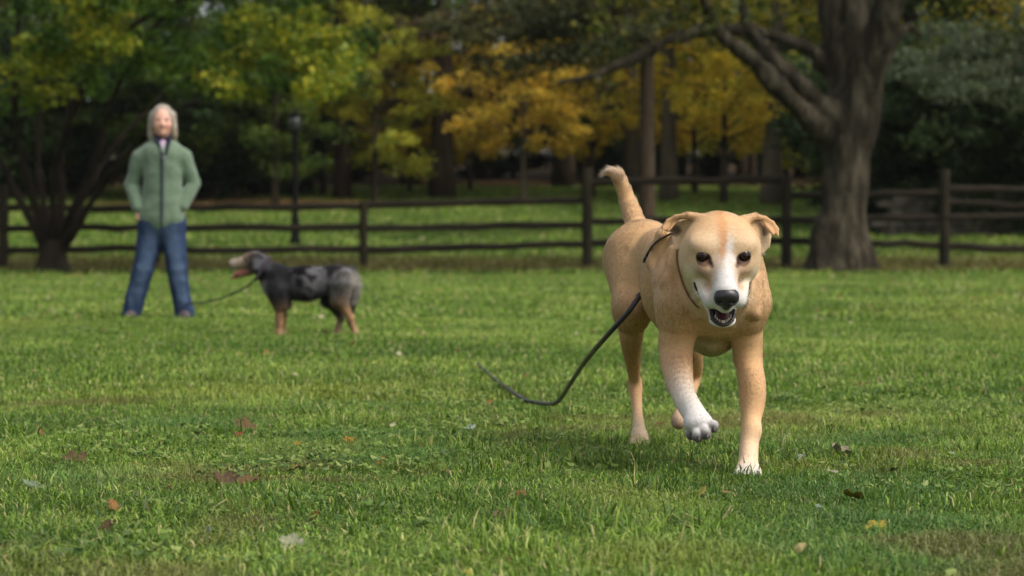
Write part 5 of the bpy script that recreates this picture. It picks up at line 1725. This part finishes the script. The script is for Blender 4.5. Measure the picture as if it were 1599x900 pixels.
def litter():
    rng = np.random.default_rng(50)
    n = 800
    y = np.sqrt(rng.uniform(3.2 ** 2, 44 ** 2, n)); x = rng.uniform(-.5, .5, n) * .55 * y
    y2 = rng.uniform(43.5, 90, 900); x2 = rng.uniform(-.5, .5, 900) * .5 * y2
    x = np.concatenate([x, x2]); y = np.concatenate([y, y2]); n = len(x)
    s = rng.uniform(.010, .028, n) * np.interp(y, [3, 10, 40, 90], [.6, .8, 1.9, 3])
    P = np.stack([x, y, ground_z(x, y) + np.interp(y, [3, 45, 60], [.020, .035, .08])], 1)
    nr = rng.normal(0, .6, (n, 3)) + np.array([0, -.3, 1]); nr /= np.linalg.norm(nr, axis=1)[:, None]
    t = np.cross(nr, rng.normal(0, 1, (n, 3))); t /= np.linalg.norm(t, axis=1)[:, None]
    b = np.cross(nr, t)
    V = np.zeros((n, 6, 3))
    for k in range(6):
        a = k * math.pi / 3
        r = s * rng.uniform(.6, 1.1, n)
        V[:, k] = P + (r * math.cos(a))[:, None] * t + (r * math.sin(a) * .8)[:, None] * b + nr * (s * rng.uniform(-.2, .3, n))[:, None]
    k6 = np.arange(n) * 6
    Q = np.stack([k6, k6 + 1, k6 + 2, k6 + 3], 1); Q2 = np.stack([k6, k6 + 3, k6 + 4, k6 + 5], 1)
    pal = np.array([srgb(178, 160, 110), srgb(150, 112, 66), srgb(196, 186, 150), srgb(128, 98, 66), srgb(160, 150, 72)])
    C = pal[rng.integers(0, 5, n)] * rng.uniform(.7, 1.15, n)[:, None]
    o = link_mesh('leaf_litter', np_mesh('leaf_litter', V.reshape(-1, 3), np.vstack([Q, Q2]), False, np.repeat(C, 6, axis=0)), LEAF_M)
    tag(o, 'scattered tiny flecks of dry leaf all over the lawn', 'leaf litter', kind='stuff')
litter()

def weeds():
    """clover and plantain leaves low among the near grass"""
    rng = np.random.default_rng(61)
    n0 = 1500
    y = np.sqrt(rng.uniform(3.0 ** 2, 10 ** 2, n0)); x = rng.uniform(-.5, .5, n0) * .56 * y
    P = np.stack([x, y, np.zeros(n0)], 1)
    keep = rng.random(n0) < sstep(-.2, .5, vnoise(P, 1.9, 71))
    x, y = x[keep], y[keep]
    k = 7
    n = len(x) * k
    cx = np.repeat(x, k) + rng.normal(0, .028, n); cy_ = np.repeat(y, k) + rng.normal(0, .028, n)
    s = rng.uniform(.005, .011, n)
    C0 = np.stack([cx, cy_, ground_z(cx, cy_) + rng.uniform(.012, .030, n)], 1)
    nr = rng.normal(0, .35, (n, 3)) + np.array([0, 0, 1]); nr /= np.linalg.norm(nr, axis=1)[:, None]
    t = np.cross(nr, rng.normal(0, 1, (n, 3))); t /= np.linalg.norm(t, axis=1)[:, None]
    b = np.cross(nr, t)
    V = np.zeros((n, 8, 3))
    for q in range(8):
        a = q * math.pi / 4
        V[:, q] = C0 + (s * math.cos(a))[:, None] * t + (s * math.sin(a) * .75)[:, None] * b + nr * (s * (.25 * math.cos(2 * a)))[:, None]
    i8 = np.arange(n) * 8
    Q = np.concatenate([np.stack([i8, i8 + 1, i8 + 2, i8 + 3], 1), np.stack([i8, i8 + 3, i8 + 4, i8 + 7], 1), np.stack([i8 + 4, i8 + 5, i8 + 6, i8 + 7], 1)])
    pal = np.array([srgb(92, 120, 50), srgb(118, 142, 62), srgb(74, 100, 42), srgb(136, 150, 78)])
    C = pal[rng.integers(0, 4, n)] * rng.uniform(.8, 1.2, n)[:, None]
    o = link_mesh('clover', np_mesh('clover', V.reshape(-1, 3), Q, False, np.repeat(C, 8, axis=0)), GRASS_M)
    tag(o, 'low clover and weed leaves growing among the near grass', 'ground cover', kind='stuff')
weeds()

# ---------------------------------------------------------------- thin autumn air
def haze():
    V = np.array([[x, y, z] for x in (-140, 140) for y in (-8, 192) for z in (-1.3, 32)], float)
    Q = np.array([[0, 1, 3, 2], [4, 6, 7, 5], [0, 4, 5, 1], [2, 3, 7, 6], [0, 2, 6, 4], [1, 5, 7, 3]])
    m = bpy.data.materials.new('haze'); m.use_nodes = True
    nt = m.node_tree; nt.nodes.clear()
    out = nt.nodes.new('ShaderNodeOutputMaterial')
    vol = nt.nodes.new('ShaderNodeVolumePrincipled')
    vol.inputs['Color'].default_value = (.86, .90, .88, 1)
    vol.inputs['Density'].default_value = .00012
    vol.inputs['Anisotropy'].default_value = .2
    nt.links.new(vol.outputs['Volume'], out.inputs['Volume'])
    o = link_mesh('haze', np_mesh('haze', V, Q, False), m)
    tag(o, 'thin grey air between the camera and the wood', 'haze', kind='stuff')
haze()
